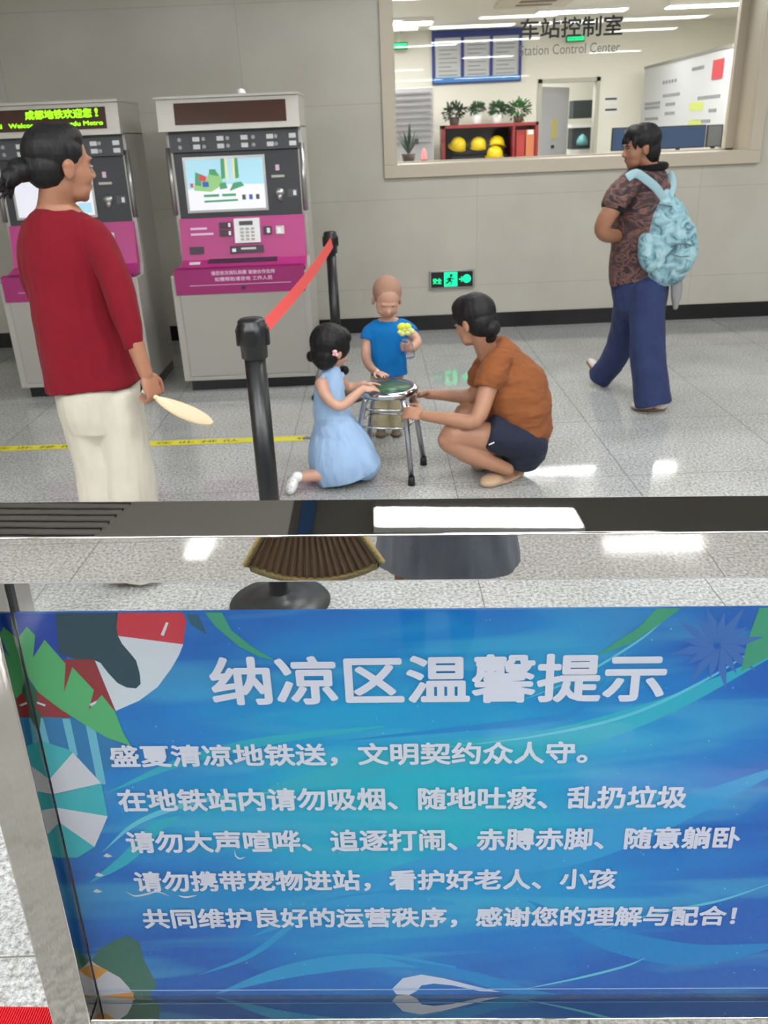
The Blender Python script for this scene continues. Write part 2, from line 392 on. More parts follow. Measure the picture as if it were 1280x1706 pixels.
# red equipment shelf
RED = mat('red_paint', rgb(150, 38, 44), .45); DKI = mat('dark_gear', rgb(24, 24, 28), .8); YH = mat('yellow_helmet', rgb(235, 205, 20), .35)
ys = 12.2
A = P(737, 210, ys); B = P(898, 202, ys); SX0, SX1, SZ1 = A.x, B.x, (A.z+B.z)/2; SZ0 = .15
sh = empty('equipment_shelf', ((SX0+SX1)/2, ys+.2, 0), 'red open steel shelf of fire gear against the control room wall', 'shelf')
c = mb(RED).box((SX0, ys, 0), (SX0+.04, ys+.4, SZ1)).box((SX1-.04, ys, 0), (SX1, ys+.4, SZ1)).box((SX0, ys, SZ1-.04), (SX1, ys+.4, SZ1)).box((SX0, ys+.38, 0), (SX1, ys+.4, SZ1)).box((SX0, ys, .1), (SX1, ys+.4, .14)).box((SX0, ys, 1.08), (SX1, ys+.4, 1.11)).box((SX1-.34, ys, .1), (SX1-.31, ys+.38, SZ1-.04))
c.build('cabinet', sh)
mb(DKI).box((SX0+.04, ys+.36, 1.11), (SX1-.34, ys+.38, SZ1-.04)).build('back_panel', sh)
def helmet(x, z, y, tilt, lab):
    r = empty('safety_helmet', (x, y, z), lab, 'helmet', 'yellow helmets on the red shelf')
    Mx = Matrix.Translation((x, y, z)) @ Euler((tilt, 0, tilt*.6)).to_matrix().to_4x4()
    m_ = mb(YH, True).lathe((0, 0, 0), [(.105, 0), (.107, .03), (.1, .07), (.08, .105), (.045, .128), (.001, .135)], 20); m_.bm.transform(Mx); m_.build('shell', r)
    m_ = mb(YH, True).lathe((0, .02, -.004), [(.12, 0), (.128, .004), (.12, .009)], 20); m_.bm.transform(Mx); m_.build('brim', r)
for (px_, py_, lab, tl) in ((763, 236, 'yellow safety helmet at the left end of the red shelf', .5), (797, 236, 'duller yellow helmet in the middle of the red shelf', .3), (828, 234, 'upright yellow helmet near the red boxes on the shelf', -.3), (822, 258, 'brightest yellow helmet, lowest on the red shelf', .2)):
    q = P(px_, py_, 12.34); low_ = py_ > 250; helmet(q.x, q.z-(.02 if low_ else .075), 12.20 if low_ else 12.36, tl, lab)
g = empty('folded_gear', (SX0+.45, ys+.2, 1.11), 'black folded fire clothing under the helmets on the red shelf', 'clothing')
for k in range(4): mb(DKI).box((SX0+.1+.04*k, ys+.12, 1.11+.08*k), (SX0+.95-.05*k, ys+.34, 1.185+.08*k), .02).build('folded_layer', g)
OR = mat('orange_box', rgb(205, 120, 80), .6); RD2 = mat('red_box', rgb(178, 52, 50), .5)
for k, (m_, lab, x0, w_) in enumerate(((RD2, 'plain red box beside the orange box on the shelf', SX1-.29, .115), (OR, 'orange and white box at the right end of the red shelf', SX1-.16, .115))):
    bx = empty('storage_box', (x0+w_/2, ys+.15, 1.11), lab, 'box')
    mb(m_).box((x0, ys+.02, 1.11), (x0+w_, ys+.3, 1.56), .008).build('carton', bx)
    mb(WHITE if k else RED).box((x0+.02, ys+.014, 1.5), (x0+w_-.02, ys+.02, 1.555)).build('top_label', bx)
    if k: mb(WHITE).box((x0+.02, ys+.014, 1.12), (x0+w_-.02, ys+.02, 1.2)).build('bottom_label', bx)

# potted plants on the shelf
LEAF = [mat('leaf_dark', rgb(22, 58, 40), .6, var=.4, vscale=30), mat('leaf_mid', rgb(40, 100, 52), .6, var=.4, vscale=30), mat('leaf_light', rgb(60, 130, 55), .6, var=.4, vscale=30)]
def leafy(m_, c, R, n, ln, wd):
    for _ in range(n):
        d = Vector((random.gauss(0, 1), random.gauss(0, 1), random.gauss(.4, .8))).normalized(); p = Vector(c)+Vector((d.x*R[0], d.y*R[1], d.z*R[2]))*random.uniform(.25, 1)
        s_ = d.cross(Vector((random.random(), random.random(), 1))).normalized()*wd; t_ = (d+Vector((0, 0, -.25))).normalized()*ln
        m_.face([p, p+t_*.5+s_, p+t_, p+t_*.5-s_])
def potted(px_, py_, potm, lm, R, lab, h=.13, gz=None):
    q = P(px_, py_, 12.4); z0 = SZ1 if gz is None else gz
    r = empty('potted_plant', (q.x, 12.4, z0), lab, 'plant', 'potted plants on the red shelf')
    mb(potm, True).lathe((q.x, 12.4, z0), [(.05, 0), (.056, .01), (.072, h), (.065, h), (.06, h-.015)], 20).build('pot', r)
    m_ = mb(lm); leafy(m_, (q.x, 12.4, z0+h+R[2]*.6), R, 260, .06, .014); m_.build('foliage', r, norm=False)
potted(757, 200, mat('dark_pot', rgb(70, 55, 50), .5), LEAF[0], (.15, .12, .1), 'dark green plant in a dark pot, leftmost on the red shelf', .1)
potted(795, 198, WHITE, LEAF[1], (.09, .09, .06), 'small plant in a white pot, second from the left on the red shelf', .15)
potted(829, 196, WHITE, LEAF[1], (.12, .1, .07), 'plant in a white pot, third from the left on the red shelf', .13)
potted(864, 194, mat('brown_pot', rgb(90, 62, 52), .5), LEAF[2], (.16, .13, .12), 'largest and brightest plant at the right of the red shelf', .08)

# blue framed notice boards
BLU = mat('blue_frame', rgb(42, 62, 140), .5); PAPER = mat('notice_paper', rgb(205, 206, 208), .6); PRINT = mat('grey_print', rgb(150, 152, 158), .6); LBLU = mat('light_blue_film', rgb(70, 140, 205), .5)
nx0, nx1, nz0, nz1 = at_back(723, 137, 868, 52, YB-.03)
nb = empty('notice_board', ((nx0+nx1)/2, YB-.03, nz0), 'blue framed three panel notice board on the control room wall', 'notice board')
wd = (nx1-nx0)/3
f = mb(BLU).box((nx0-.02, YB-.05, nz1-.04), (nx1+.02, YB, nz1+.04)).box((nx0-.02, YB-.04, nz0-.03), (nx1+.02, YB, nz0))
for k in range(4): f.box((nx0+wd*k-.02, YB-.04, nz0), (nx0+wd*k+.02, YB, nz1))
f.build('frame', nb)
for k in range(3):
    s_ = mb(PAPER).box((nx0+wd*k+.02, YB-.02, nz0), (nx0+wd*(k+1)-.02, YB-.001, nz1-.04)).build('sheet', nb)
    t_ = mb(PRINT)
    for j in range(9): t_.box((nx0+wd*k+.07, YB-.022, nz1-.14-.05*j), (nx0+wd*(k+1)-.07-(.08 if j % 3 == 2 else 0), YB-.02, nz1-.128-.05*j))
    t_.build('print', s_)
mb(LBLU).box((nx0, YB-.045, nz0-.01), (nx1, YB-.03, nz0+.05)).build('lower_film', nb)
# small notices by the door
for (py_, lab) in ((168, 'small white printed notice right of the office door, upper one'), (186, 'small white printed notice right of the office door, lower one')):
    q = P(1018, py_, YB-.005)
    n_ = empty('wall_notice', (q.x, YB, q.z), lab, 'notice')
    mb(WHITE).box((q.x-.09, YB-.006, q.z-.05), (q.x+.09, YB, q.z+.06)).build('sheet', n_)
    mb(INK).box((q.x-.08, YB-.008, q.z+.012), (q.x+.08, YB-.006, q.z+.036)).build('print', n_)
# AC cassette
ac = empty('air_conditioner', (1.8, 10.1, RC-.03), 'square ceiling air conditioner in the control room', 'air conditioner')
ACM = mat('ac_panel', rgb(214, 206, 184), .5)
mb(ACM).box((1.42, 9.75, RC-.03), (2.2, 10.55, RC-.001), .005).build('panel', ac)
mb(mat('ac_slot', rgb(120, 110, 90), .6)).box((1.62, 9.95, RC-.034), (2.0, 10.1, RC-.03)).box((1.62, 10.25, RC-.034), (2.0, 10.35, RC-.03)).build('air_slot', ac)
# exit signs inside
EXG = mat('exit_green', (0, 1, .32, 1), .5, emit=.3); EXD = mat('exit_backing', rgb(12, 60, 40), .5); EXW = mat('exit_white', (.8, 1, .9, 1), .5, emit=1.6)
for (x0, x1, y0, y1, lab, yy) in ((652, 679, 83, 70, 'green lit exit sign at the left edge of the control room window', 12.6), (944, 975, 70, 58, 'green lit exit sign behind the black lettering', 12.6)):
    A = at_back(x0, y0, x1, y1, yy)
    e = empty('exit_sign', ((A[0]+A[1])/2, yy, A[2]), lab, 'exit sign')
    mb(EXD).box((A[0], yy, A[2]), (A[1], yy+.04, A[3])).build('case', e)
    mb(EXG).box((A[0]+.01, yy-.004, A[2]+.012), (A[1]-.01, yy, A[3]-.012)).build('lit_panel', e)
    mb(WHITE).box(((A[0]+A[1])/2-.01, yy+.01, A[3]), ((A[0]+A[1])/2+.01, yy+.03, RC)).build('hanger', e)
    t_ = mb(EXD); add_text(t_, '安全出口 EXIT', (A[0]+.02, yy-.006, A[2]+.025), (A[1]-A[0]-.04, 0, 0), (0, 0, A[3]-A[2]-.05), .01); t_.build('lettering', e)
# grey cabinet with red light, dark plant
gx0, gx1, gz0, gz1 = at_back(655, 275, 722, 145, 11.6)
cb = empty('metal_cabinet', ((gx0+gx1)/2, 11.8, 0), 'tall grey louvred metal cabinet at the left of the control room', 'cabinet')
mb(mat('cabinet_grey', rgb(158, 157, 160), .5, var=.1, vscale=4)).box((gx0-.4, 11.6, 0), (gx1, 12.1, gz1), .006).build('body', cb)
f = mb(mat('louvre_grey', rgb(125, 124, 128), .5))
for k in range(9): f.box((gx0, 11.59, gz1-.07-.07*k), (gx1-.04, 11.6, gz1-.05-.07*k))
f.build('louvre', cb); mb(BLACKP).box((gx0+.28, 11.585, 1.45), (gx0+.33, 11.6, 1.51)).build('lock', cb)
REDL = mat('red_led', (1, .05, .05, 1), .5, emit=3)
q = P(707, 262, 9.2)
rl = empty('warning_light', (q.x, 9.2, q.z-.06), 'small red lit warning light at the window sill', 'light')
mb(REDL, True).lathe((q.x, 9.2, q.z-.02), [(.02, 0), (.022, .05), (.014, .09), (.002, .1)], 16).build('lens', rl)
mb(BLACKP).box((q.x-.03, 9.17, q.z-.06), (q.x+.03, 9.23, q.z-.02)).build('base', rl)
# desk run carrying it and the monitors
dz = q.z-.06
DESK = mat('desk_grey', rgb(170, 166, 156), .5)
ds = empty('control_desk', (2.2, 9.3, 0), 'long pale control desk just inside the window', 'desk')
mb(DESK).box((.1, 9.0, dz-.04), (3.5, 9.6, dz), .006).build('desk_top', ds)
mb(DESK).box((.15, 9.05, 0), (3.45, 9.09, dz-.04)).build('front_panel', ds)
q = P(683, 262, 8.9)
pl = empty('potted_plant', (q.x, 9.15, dz), 'dark spiky plant at the lower left corner of the window', 'plant')
mb(MATS['dark_pot'], True).lathe((q.x, 9.15, dz), [(.05, 0), (.07, .1), (.06, .1)], 16).build('pot', pl)
m_ = mb(LEAF[0])
for k in range(11):
    aa = k*2*math.pi/11+.3; d = Vector((math.cos(aa)*.12, math.sin(aa)*.1, .16+.07*(k % 3))); s_ = Vector((-math.sin(aa), math.cos(aa), 0))*.016; p0 = Vector((q.x, 9.15, dz+.09))
    m_.face([p0, p0+d*.5+s_, p0+d, p0+d*.5-s_])
m_.build('foliage', pl, norm=False)
NAVY = mat('monitor_navy', rgb(38, 62, 96), .4)
def monitor(x0, x1, ytop, lab, m_=NAVY, yy=9.3):
    A = P(x0, ytop, yy); B = P(x1, ytop-(x1-x0)*.042, yy); z1 = A.z
    r = empty('monitor', ((A.x+B.x)/2, yy, dz), lab, 'monitor')
    mb(BLACKP).box((A.x, yy, dz+.04), (B.x, yy+.03, z1), .004).build('housing', r)
    mb(m_).box((A.x+.01, yy-.004, dz+.05), (B.x-.01, yy, z1-.01)).build('screen', r)
    mb(BLACKP).box(((A.x+B.x)/2-.1, yy-.02, dz), ((A.x+B.x)/2+.1, yy+.1, dz+.01)).box(((A.x+B.x)/2-.02, yy+.01, dz+.01), ((A.x+B.x)/2+.02, yy+.03, dz+.05)).build('stand', r)
monitor(1021, 1088, 213, 'navy monitor partly hidden by the head of the walking person')
monitor(1090, 1178, 211, 'widest navy monitor below the wall panel')
monitor(1180, 1206, 208, 'narrow grey monitor at the right end of the desk', mat('monitor_grey', rgb(95, 96, 100), .4))
# mimic panel
pa = P(1075, 117, 12.5); pb = P(1222, 76, 9.3)
u = (Vector((pb.x, 9.3, 0))-Vector((pa.x, 12.5, 0))); Ld = u.length; u.normalize()
z1 = (pa.z+pb.z)/2; nrm = Vector((-abs(u.y), u.x if u.y < 0 else -u.x, 0)).normalized()
nrm = Vector((u.y, -u.x, 0)); nrm = nrm if nrm.x < 0 else -nrm
Mp = Matrix.Identity(4)
for i in range(3): Mp[i][0] = u[i]; Mp[i][1] = nrm[i]; Mp[i][3] = (pa.x, 12.5, 0)[i]
mp_ = empty('display_board', (pa.x, 12.5, 0), 'large pale grey diagram wall board at the right of the control room', 'display board')
mb(mat('panel_grey', rgb(206, 208, 210), .5)).xbox(Mp, (0, -.2, .4), (Ld, 0, z1)).build('board', mp_)
mb(GREY_MET).xbox(Mp, (-.01, -.21, z1), (Ld+.01, .01, z1+.03)).build('top_trim', mp_); mb(GREY_MET).xbox(Mp, (0, -.2, 0), (Ld, -.02, .4)).build('base', mp_)
mb(mat('red_display', rgb(190, 60, 70), .4, emit=.1)).xbox(Mp, (Ld-.5, 0, z1-.26), (Ld-.2, .012, z1-.08)).build('clock_display', mp_)
f = mb(mat('panel_print', rgb(120, 124, 130), .6))
random.seed(3)
for (sx, sz, n_, st) in ((.15, .42, 9, .08), (.15, .47, 9, .08), (.9, .2, 5, .12), (.95, .35, 10, .07), (1.1, .45, 5, .08), (1.1, .55, 6, .07), (.2, .6, 8, .08), (2.0, .12, 7, .06), (2.3, .42, 12, .06), (2.2, .65, 10, .06), (1.9, .75, 8, .1), (2.7, .55, 5, .05), (2.7, .8, 5, .05)):
    for k in range(n_): f.xbox(Mp, (sx+k*st, 0, z1-sz-.02), (sx+k*st+st*.55, .004, z1-sz+.015))
f.build('diagram_print', mp_)
f = mb(mat('panel_yellow', rgb(205, 215, 110), .6))
for (sx, sz) in ((2.05, .5), (2.05, .68)): f.xbox(Mp, (sx, 0, z1-sz-.04), (sx+.45, .005, z1-sz+.04))
f.build('status_strip', mp_)
# shelf seen through the open door
qx = P(972, 200, 14.2)
bk = empty('storage_rack', (qx.x, 14.3, 0), 'dark storage rack seen through the open office door', 'rack')
mb(mat('rack_dark', rgb(50, 58, 62), .6)).box((qx.x-.16, 14.2, 1.25), (qx.x+.16, 14.5, 1.55)).box((qx.x-.16, 14.2, 1.68), (qx.x+.16, 14.5, 1.93)).build('bay', bk)
mb(WHITE).box((qx.x-.18, 14.18, 0), (qx.x+.18, 14.5, 1.24)).box((qx.x-.18, 14.18, 1.55), (qx.x+.18, 14.5, 1.6)).build('frame', bk)
mb(mat('teal_item', rgb(110, 175, 180), .5), True).lathe((qx.x, 14.19, 1.3), [(.09, 0), (.085, .07), (.05, .13), (.005, .16)], 16).build('teal_cap', bk)

# ------------------------------------------------------------------ exit sign on the wall
A = P(717, 480, YW); B = P(789, 451, YW); zt = P(717, 454, YW).z
ez0, ez1 = P(753, 479, YW).z, P(753, 450.5, YW).z
ew = empty('exit_sign', ((A.x+B.x)/2, YW, ez0), 'black and green lit exit sign low on the beige wall', 'exit sign')
mb(BRUSH).box((A.x-.008, YW-.022, ez0-.006), (B.x+.008, YW, ez1+.006), .004).build('frame', ew)
mb(BLACKP).box((A.x+.008, YW-.026, ez0+.008), (B.x-.008, YW-.02, ez1-.008)).build('panel', ew)
EG = mat('exit_glow', (.0, 1, .34, 1), .5, emit=.42)
W_ = B.x-A.x; H_ = ez1-ez0; yf = YW-.028
t_ = mb(EG); add_text(t_, '安全', (A.x+.06*W_, yf, ez0+.27*H_), (.2*W_, 0, 0), (0, 0, .34*H_), .02)
t_.box((A.x+.32*W_, yf, ez0+.1*H_), (A.x+.62*W_, yf+.002, ez0+.93*H_))
add_text(t_, '➔', (A.x+.66*W_, yf, ez0+.35*H_), (.1*W_, 0, 0), (0, 0, .3*H_), .03)
t_.lathe((A.x+.84*W_, yf+.002, ez0+.52*H_), [(.24*H_, 0), (.24*H_, .002)], 24, Matrix.Rotation(math.pi/2, 3, 'X')).build('lit_symbols', ew)
mn = mb(BLACKP)
g_ = lambda u_, v_: (A.x+W_*u_, yf-.002, ez0+H_*v_)
cx = A.x+.48*W_
mn.tube([g_(.46, .62), g_(.44, .45)], .012, 8).tube([g_(.44, .45), g_(.5, .36), g_(.47, .22)], .008, 8).tube([g_(.44, .45), g_(.4, .33), g_(.355, .3)], .008, 8).tube([g_(.46, .6), g_(.52, .52), g_(.55, .58)], .006, 8).tube([g_(.46, .6), g_(.4, .56), g_(.38, .48)], .006, 8).ell(g_(.48, .74), (.014, .004, .014))
mn.build('running_figure', ew)
# ------------------------------------------------------------------ ticket machines
PINK = mat('magenta_panel', rgb(176, 48, 122), .42); PINKD = mat('magenta_front', rgb(152, 38, 104), .42)
TVG = mat('machine_grey', rgb(176, 173, 165), .42, .25); TVP = mat('machine_pale', rgb(176, 172, 164), .35, .4)
TVD = mat('machine_dark', rgb(48, 50, 54), .4); TVS = mat('machine_strip', rgb(78, 79, 84), .45); TVB = mat('machine_ledge', rgb(60, 45, 60), .5)
LEDB = mat('led_window', rgb(66, 38, 26), .12); LEDG = mat('led_green', (.32, 1, .005, 1), .5, emit=.55); LEDR = mat('led_red', rgb(255, 60, 10), .5, emit=.6)
SKY_ = mat('screen_sky', rgb(160, 205, 220), .3, emit=.2); SG = mat('screen_green', rgb(70, 150, 105), .3, emit=.12); SW = mat('screen_white', rgb(215, 215, 225), .3, emit=.22)
SR = mat('screen_red', rgb(205, 70, 85), .3, emit=.12); SBl = mat('screen_blue', rgb(50, 90, 180), .3, emit=.12); SY = mat('screen_cream', rgb(225, 215, 160), .3, emit=.15); SLG = mat('screen_lime', rgb(140, 190, 120), .3, emit=.15)
PLATE = mat('white_button', rgb(225, 225, 225), .4)
PT = mat('white_print', rgb(225, 190, 215), .5)
def machine(x0, label, led, screen):
    """x0: left edge of the upper body; lower cabinet a little wider"""
    W = .87; x1 = x0+W; L0, L1 = x0-.045, x1-.0
    r = empty('ticket_machine', ((x0+x1)/2, 6.0, 0), label, 'ticket machine', 'metro ticket machines')
    ID = Matrix.Identity(4)
    def yz(m_, poly, xa, xb):   # profile in y,z swept along x
        n = len(poly); A_ = [m_.bm.verts.new((xa, p[0], p[1])) for p in poly]; B_ = [m_.bm.verts.new((xb, p[0], p[1])) for p in poly]
        fs = [m_.bm.faces.new(A_), m_.bm.faces.new(B_[::-1])]+[m_.bm.faces.new((A_[i], B_[i], B_[(i+1) % n], A_[(i+1) % n])) for i in range(n)]
        for f in fs: f.material_index = m_.mi
        return m_
    mb(BLACKST).box((L0+.04, 5.76, 0), (L1-.01, 6.4, .075)).build('plinth', r)
    m_ = mb(TVG).box((L0, 5.72, .075), (L1, 6.42, .79), .006); cb_ = m_.build('lower_cabinet', r)
    dd = mb(TVP).box((L0+.05, 5.708, .11), (L1-.04, 5.722, .665), .004).build('service_door', cb_)
    mb(TVD, True).lathe(((x0+x1)/2+.0, 5.70, .70), [(.012, 0), (.012, .004)], 12, Matrix.Rotation(math.pi/2, 3, 'X')).build('keyhole', cb_)
    # magenta ledge and fascia
    m_ = mb(PINKD); yz(m_, [(5.70, .665), (5.70, .825), (5.74, .835), (5.74, .665)], L0+.03, L1-.03)
    m_.use(PINK); yz(m_, [(5.70, .825), (5.86, .865), (5.92, 1.125), (5.98, 1.125), (5.98, .8), (5.74, .8)], x0+.02, x1-.02); fa = m_.build('fascia', r)
    t = mb(PT)
    add_text(t, '请您依次排队购票 谢谢合作支持', (x0+.23, 5.698, .785), (.42, 0, 0), (0, 0, .028), .02); add_text(t, '如需帮助请咨询 工作人员', (x0+.25, 5.698, .745), (.38, 0, 0), (0, 0, .028), .02)
    t.box((x0+.08, 5.698, .722), (x1-.12, 5.7, .725)); t.build('front_print', fa)
    sl = lambda z: 5.86+(z-.865)*(.06/.26)-.004
    def plate(m_, xa, xb, za, zb, d=.008):
        yz(m_, [(sl(za)-d, za), (sl(zb)-d, zb), (sl(zb)+.01, zb), (sl(za)+.01, za)], xa, xb)
    m_ = mb(PLATE); plate(m_, x0+.385, x0+.555, .965, 1.115, .02); kp = m_.build('keypad_plate', fa)
    m_ = mb(TVD); plate(m_, x0+.42, x0+.51, 1.075, 1.1, .023); m_.build('display', kp)
    m_ = mb(GREY_MET)
    for i in range(3):
        for j in range(4): plate(m_, x0+.425+i*.035, x0+.448+i*.035, .98+j*.022, .993+j*.022, .023)
    m_.build('keys', kp)
    m_ = mb(TVB); plate(m_, x0+.285, x0+.365, 1.06, 1.095); plate(m_, x0+.285, x0+.365, 1.01, 1.049); m_.use(PLATE); plate(m_, x0+.345, x0+.36, 1.065, 1.09, .01); plate(m_, x0+.345, x0+.36, 1.015, 1.04, .01); m_.build('card_slot', fa)
    m_ = mb(TVB); plate(m_, x0+.575, x0+.63, 1.01, 1.06); m_.use(PLATE); plate(m_, x0+.6, x0+.62, 1.02, 1.05, .01); m_.build('coin_slot', fa)
    m_ = mb(TVP); plate(m_, x0+.66, x0+.715, 1.01, 1.06); m_.use(PLATE); plate(m_, x0+.67, x0+.695, 1.015, 1.05, .01); m_.build('receipt_slot', fa)
    m_ = mb(PT); plate(m_, x0+.09, x0+.2, 1.055, 1.068, .001); plate(m_, x0+.09, x0+.24, 1.02, 1.033, .001); m_.build('side_print', fa)
    m_ = mb(TVB); plate(m_, x0+.075, x0+.17, .905, .95, .004); m_.use(PLATE); yz(m_, [(5.77, .848), (5.80, .855), (5.80, .862), (5.77, .855)], x0+.08, x0+.15); m_.build('ticket_outlet', fa)
    m_ = mb(TVB); plate(m_, x0+.345, x0+.57, .9, .945, .006); m_.use(PLATE); plate(m_, x0+.36, x0+.385, .91, .93, .01); m_.use(TVP); plate(m_, x0+.42, x0+.52, .922, .934, .008); m_.build('change_tray', fa)
    m_ = mb(TVB); yz(m_, [(5.79, .851), (5.845, .865), (5.845, .871), (5.79, .857)], x0+.2, x0+.66); m_.build('ledge_mat', fa)
    # dark operating panel, slightly leaning back
    m_ = mb(TVD); yz(m_, [(5.93, 1.125), (5.96, 1.53), (6.4, 1.53), (6.4, 1.125)], x0+.03, x1-.03); op = m_.build('operating_panel', r)
    s2 = lambda z: 5.93+(z-1.125)*(.03/.405)
    def pl2(m_, xa, xb, za, zb, d=.006): yz(m_, [(s2(za)-d, za), (s2(zb)-d, zb), (s2(zb)+.01, zb), (s2(za)+.01, za)], xa, xb)
    sx0, sx1, sz0, sz1 = x0+.1, x0+.605, 1.175, 1.485
    m_ = mb(BRUSH); pl2(m_, sx0-.015, sx1+.015, sz0-.015, sz1+.015, .012); bz_ = m_.build('screen_bezel', op)
    q = lambda u_, v_: (sx0+(sx1-sx0)*u_, sz0+(sz1-sz0)*v_)
    m_ = mb(SW); pl2(m_, sx0, sx1, sz0, sz1, .014)
    def patch(mm, us, d):
        m_.use(mm); m_.face([(q(a_, b_)[0], s2(q(a_, b_)[1])-d, q(a_, b_)[1]) for a_, b_ in us])
    if screen:
        patch(SKY_, [(0, .42), (.5, .5), (1, .48), (1, 1), (0, 1)], .0145)
        patch(SG, [(.45, .6), (.5, .62), (.51, 1), (.46, 1)], .015); patch(SG, [(.63, .6), (.68, .62), (.68, 1), (.64, 1)], .015)
        patch(SY, [(.51, .6), (.54, .55), (.54, 1), (.51, 1)], .015); patch(SY, [(.6, .55), (.63, .6), (.64, 1), (.61, 1)], .015)
        patch(SLG, [(.08, .4), (.3, .36), (.48, .5), (.42, .72), (.32, .78), (.24, .6), (.14, .74)], .015)
        patch(SG, [(.1, .5), (.18, .48), (.2, .7), (.12, .76)], .0152); patch(SG, [(.3, .7), (.42, .66), (.38, .8), (.3, .8)], .0152)
        patch(SR, [(.15, .6), (.24, .56), (.26, .66), (.18, .72)], .0154); patch(SBl, [(.2, .46), (.28, .46), (.28, .56), (.2, .56)], .0154); patch(SR, [(.04, .46), (.08, .46), (.08, .54), (.04, .54)], .0154)
        patch(SG, [(.42, .4), (.52, .42), (.5, .54), (.42, .52)], .0152); patch(SG, [(.54, .36), (.74, .46), (.7, .54), (.6, .52)], .0152)
        for k_, (a_, b_) in enumerate(((.2, .4), (.44, .62))): patch(SG, [(a_, .26), (b_, .26), (b_, .31), (a_, .31)], .015)
        patch(SG, [(.2, .15), (.64, .16), (.64, .2), (.2, .19)], .015)
        for k_, mm in enumerate((TVS, SBl, TVS)): patch(mm, [(.7+.09*k_, .18), (.745+.09*k_, .18), (.745+.09*k_, .28), (.7+.09*k_, .28)], .015)
    else:
        patch(SBl, [(0, .9), (1, .9), (1, 1), (0, 1)], .0145); patch(SKY_, [(.8, .05), (.97, .05), (.97, .25), (.8, .25)], .0145)
    m_.build('screen', bz_)
    m_ = mb(TVP); pl2(m_, x0+.655, x0+.74, 1.358, 1.372, .004); m_.use(PT); pl2(m_, x0+.685, x0+.71, 1.4, 1.435, .001); m_.build('banknote_slot', op)
    m_ = mb(BRUSH, True); m_.ell((x0+.7, s2(1.26), 1.265), (.034, .02, .028)).ell((x0+.7, s2(1.24), 1.235), (.02, .02, .028)); m_.build('coin_inlet', op)
    m_ = mb(TVS); pl2(m_, x0+.755, x0+.82, 1.235, 1.285, .003); m_.use(PLATE); pl2(m_, x0+.79, x0+.81, 1.245, 1.275, .006); m_.build('call_button', op)
    # information strip with lit buttons
    m_ = mb(TVS).box((x0+.02, 5.93, 1.53), (x1-.02, 6.4, 1.655)); st = m_.build('info_strip', r)
    for j in range(2):
        for i in range(5):
            xx = x0+.17+.155*i+(.01 if i == 3 else 0); zz = 1.605-.045*j
            bt = mb(PLATE).box((xx, 5.922, zz-.014), (xx+.045, 5.93, zz+.014), .003).build('button_plate', st)
            mb(BRUSH, True).lathe((xx-.085, 5.93, zz), [(.012, 0), (.012, .005)], 12, Matrix.Rotation(math.pi/2, 3, 'X')).build('indicator', st)
    # header box with LED display
    m_ = mb(TVP); yz(m_, [(5.86, 1.655), (5.89, 1.845), (6.42, 1.845), (6.42, 1.655)], x0-.025, x1); m_.box((x0-.035, 5.87, 1.84), (x1+.005, 6.42, 1.855))
    hd = m_.build('header', r)
    s3 = lambda z: 5.86+(z-1.655)*(.03/.19)
    m_ = mb(LEDB); yz(m_, [(s3(1.69)-.004, 1.69), (s3(1.815)-.004, 1.815), (s3(1.815)+.01, 1.815), (s3(1.69)+.01, 1.69)], x0+.085, x0+.79); lw = m_.build('led_display', hd)
    if led:
        t = mb(LEDG)
        add_text(t, '成都地铁欢迎您', (x0+.285, s3(1.76)-.008, 1.755), (.42, 0, 0), (0, .008, .054), .035)
        t.use(LEDG); add_text(t, '!', (x0+.725, s3(1.76)-.008, 1.76), (.02, 0, 0), (0, .008, .048), .03)
        add_text(t, 'el   Welcome to Chengdu Metro', (x0+.1, s3(1.7)-.008, 1.703), (.67, 0, 0), (0, .005, .035), .035)
        t.build('led_text', lw)
    # side tubes
    for xx in (x0+.0, x1-.005):
        mb(BRUSH, True).tube([(xx, 5.935, 1.15), (xx, 5.955, 1.56)], .017, 14).build('side_tube', r)
    m_ = mb(TVG); yz(m_, [(5.93, .86), (5.95, 1.66), (6.42, 1.66), (6.42, .79), (5.9, .79)], x0, x0+.03); m_.build('side_panel', r); m_ = mb(TVG); yz(m_, [(5.93, .86), (5.95, 1.66), (6.42, 1.66), (6.42, .79), (5.9, .79)], x1-.03, x1); m_.build('side_panel', r)
    return r
xm = P(258, 166, 5.88).x+.025
machine(xm, 'metro ticket machine with magenta panel and dark blank header display', False, True)
machine(xm-1.135, 'metro ticket machine with glowing green header text behind the person in red', True, False)
# white knob standing in for a lamp's reflection on the machine top
o = mb(WHITE, True).lathe((xm+.5, 6.02, 1.855), [(.028, 0), (.03, .012), (.02, .03), (.002, .036)], 16).build('top_glint'); tag(o, 'small white knob standing in for a light reflection on the right ticket machine', 'painted reflection')

# ------------------------------------------------------------------ floor tape
TAPE = mat('yellow_tape', rgb(222, 212, 48), .45)
A = G(-60, 750); B = G(507, 730.5)
d = (B-A).normalized(); n_ = Vector((-d.y, d.x, 0))*.042
tm = mb(TAPE); tm.face([A-n_+Vector((0, 0, .0015)), B-n_+Vector((0, 0, .0015)), B+n_+Vector((0, 0, .0015)), A+n_+Vector((0, 0, .0015))])
tp = tm.build('floor_tape', norm=False); tag(tp, 'yellow marking tape with black writing stuck across the granite floor', 'floor tape')
tt = mb(mat('tape_print', rgb(90, 86, 40), .6))
for k in range(3):
    s0 = .05+k*.95
    o_ = A+d*s0
    add_text(tt, '请 在 此 排 队', o_-n_*.45+Vector((0, 0, .002)), d*.62, n_*1.0, .01)
tt.build('tape_lettering', tp)

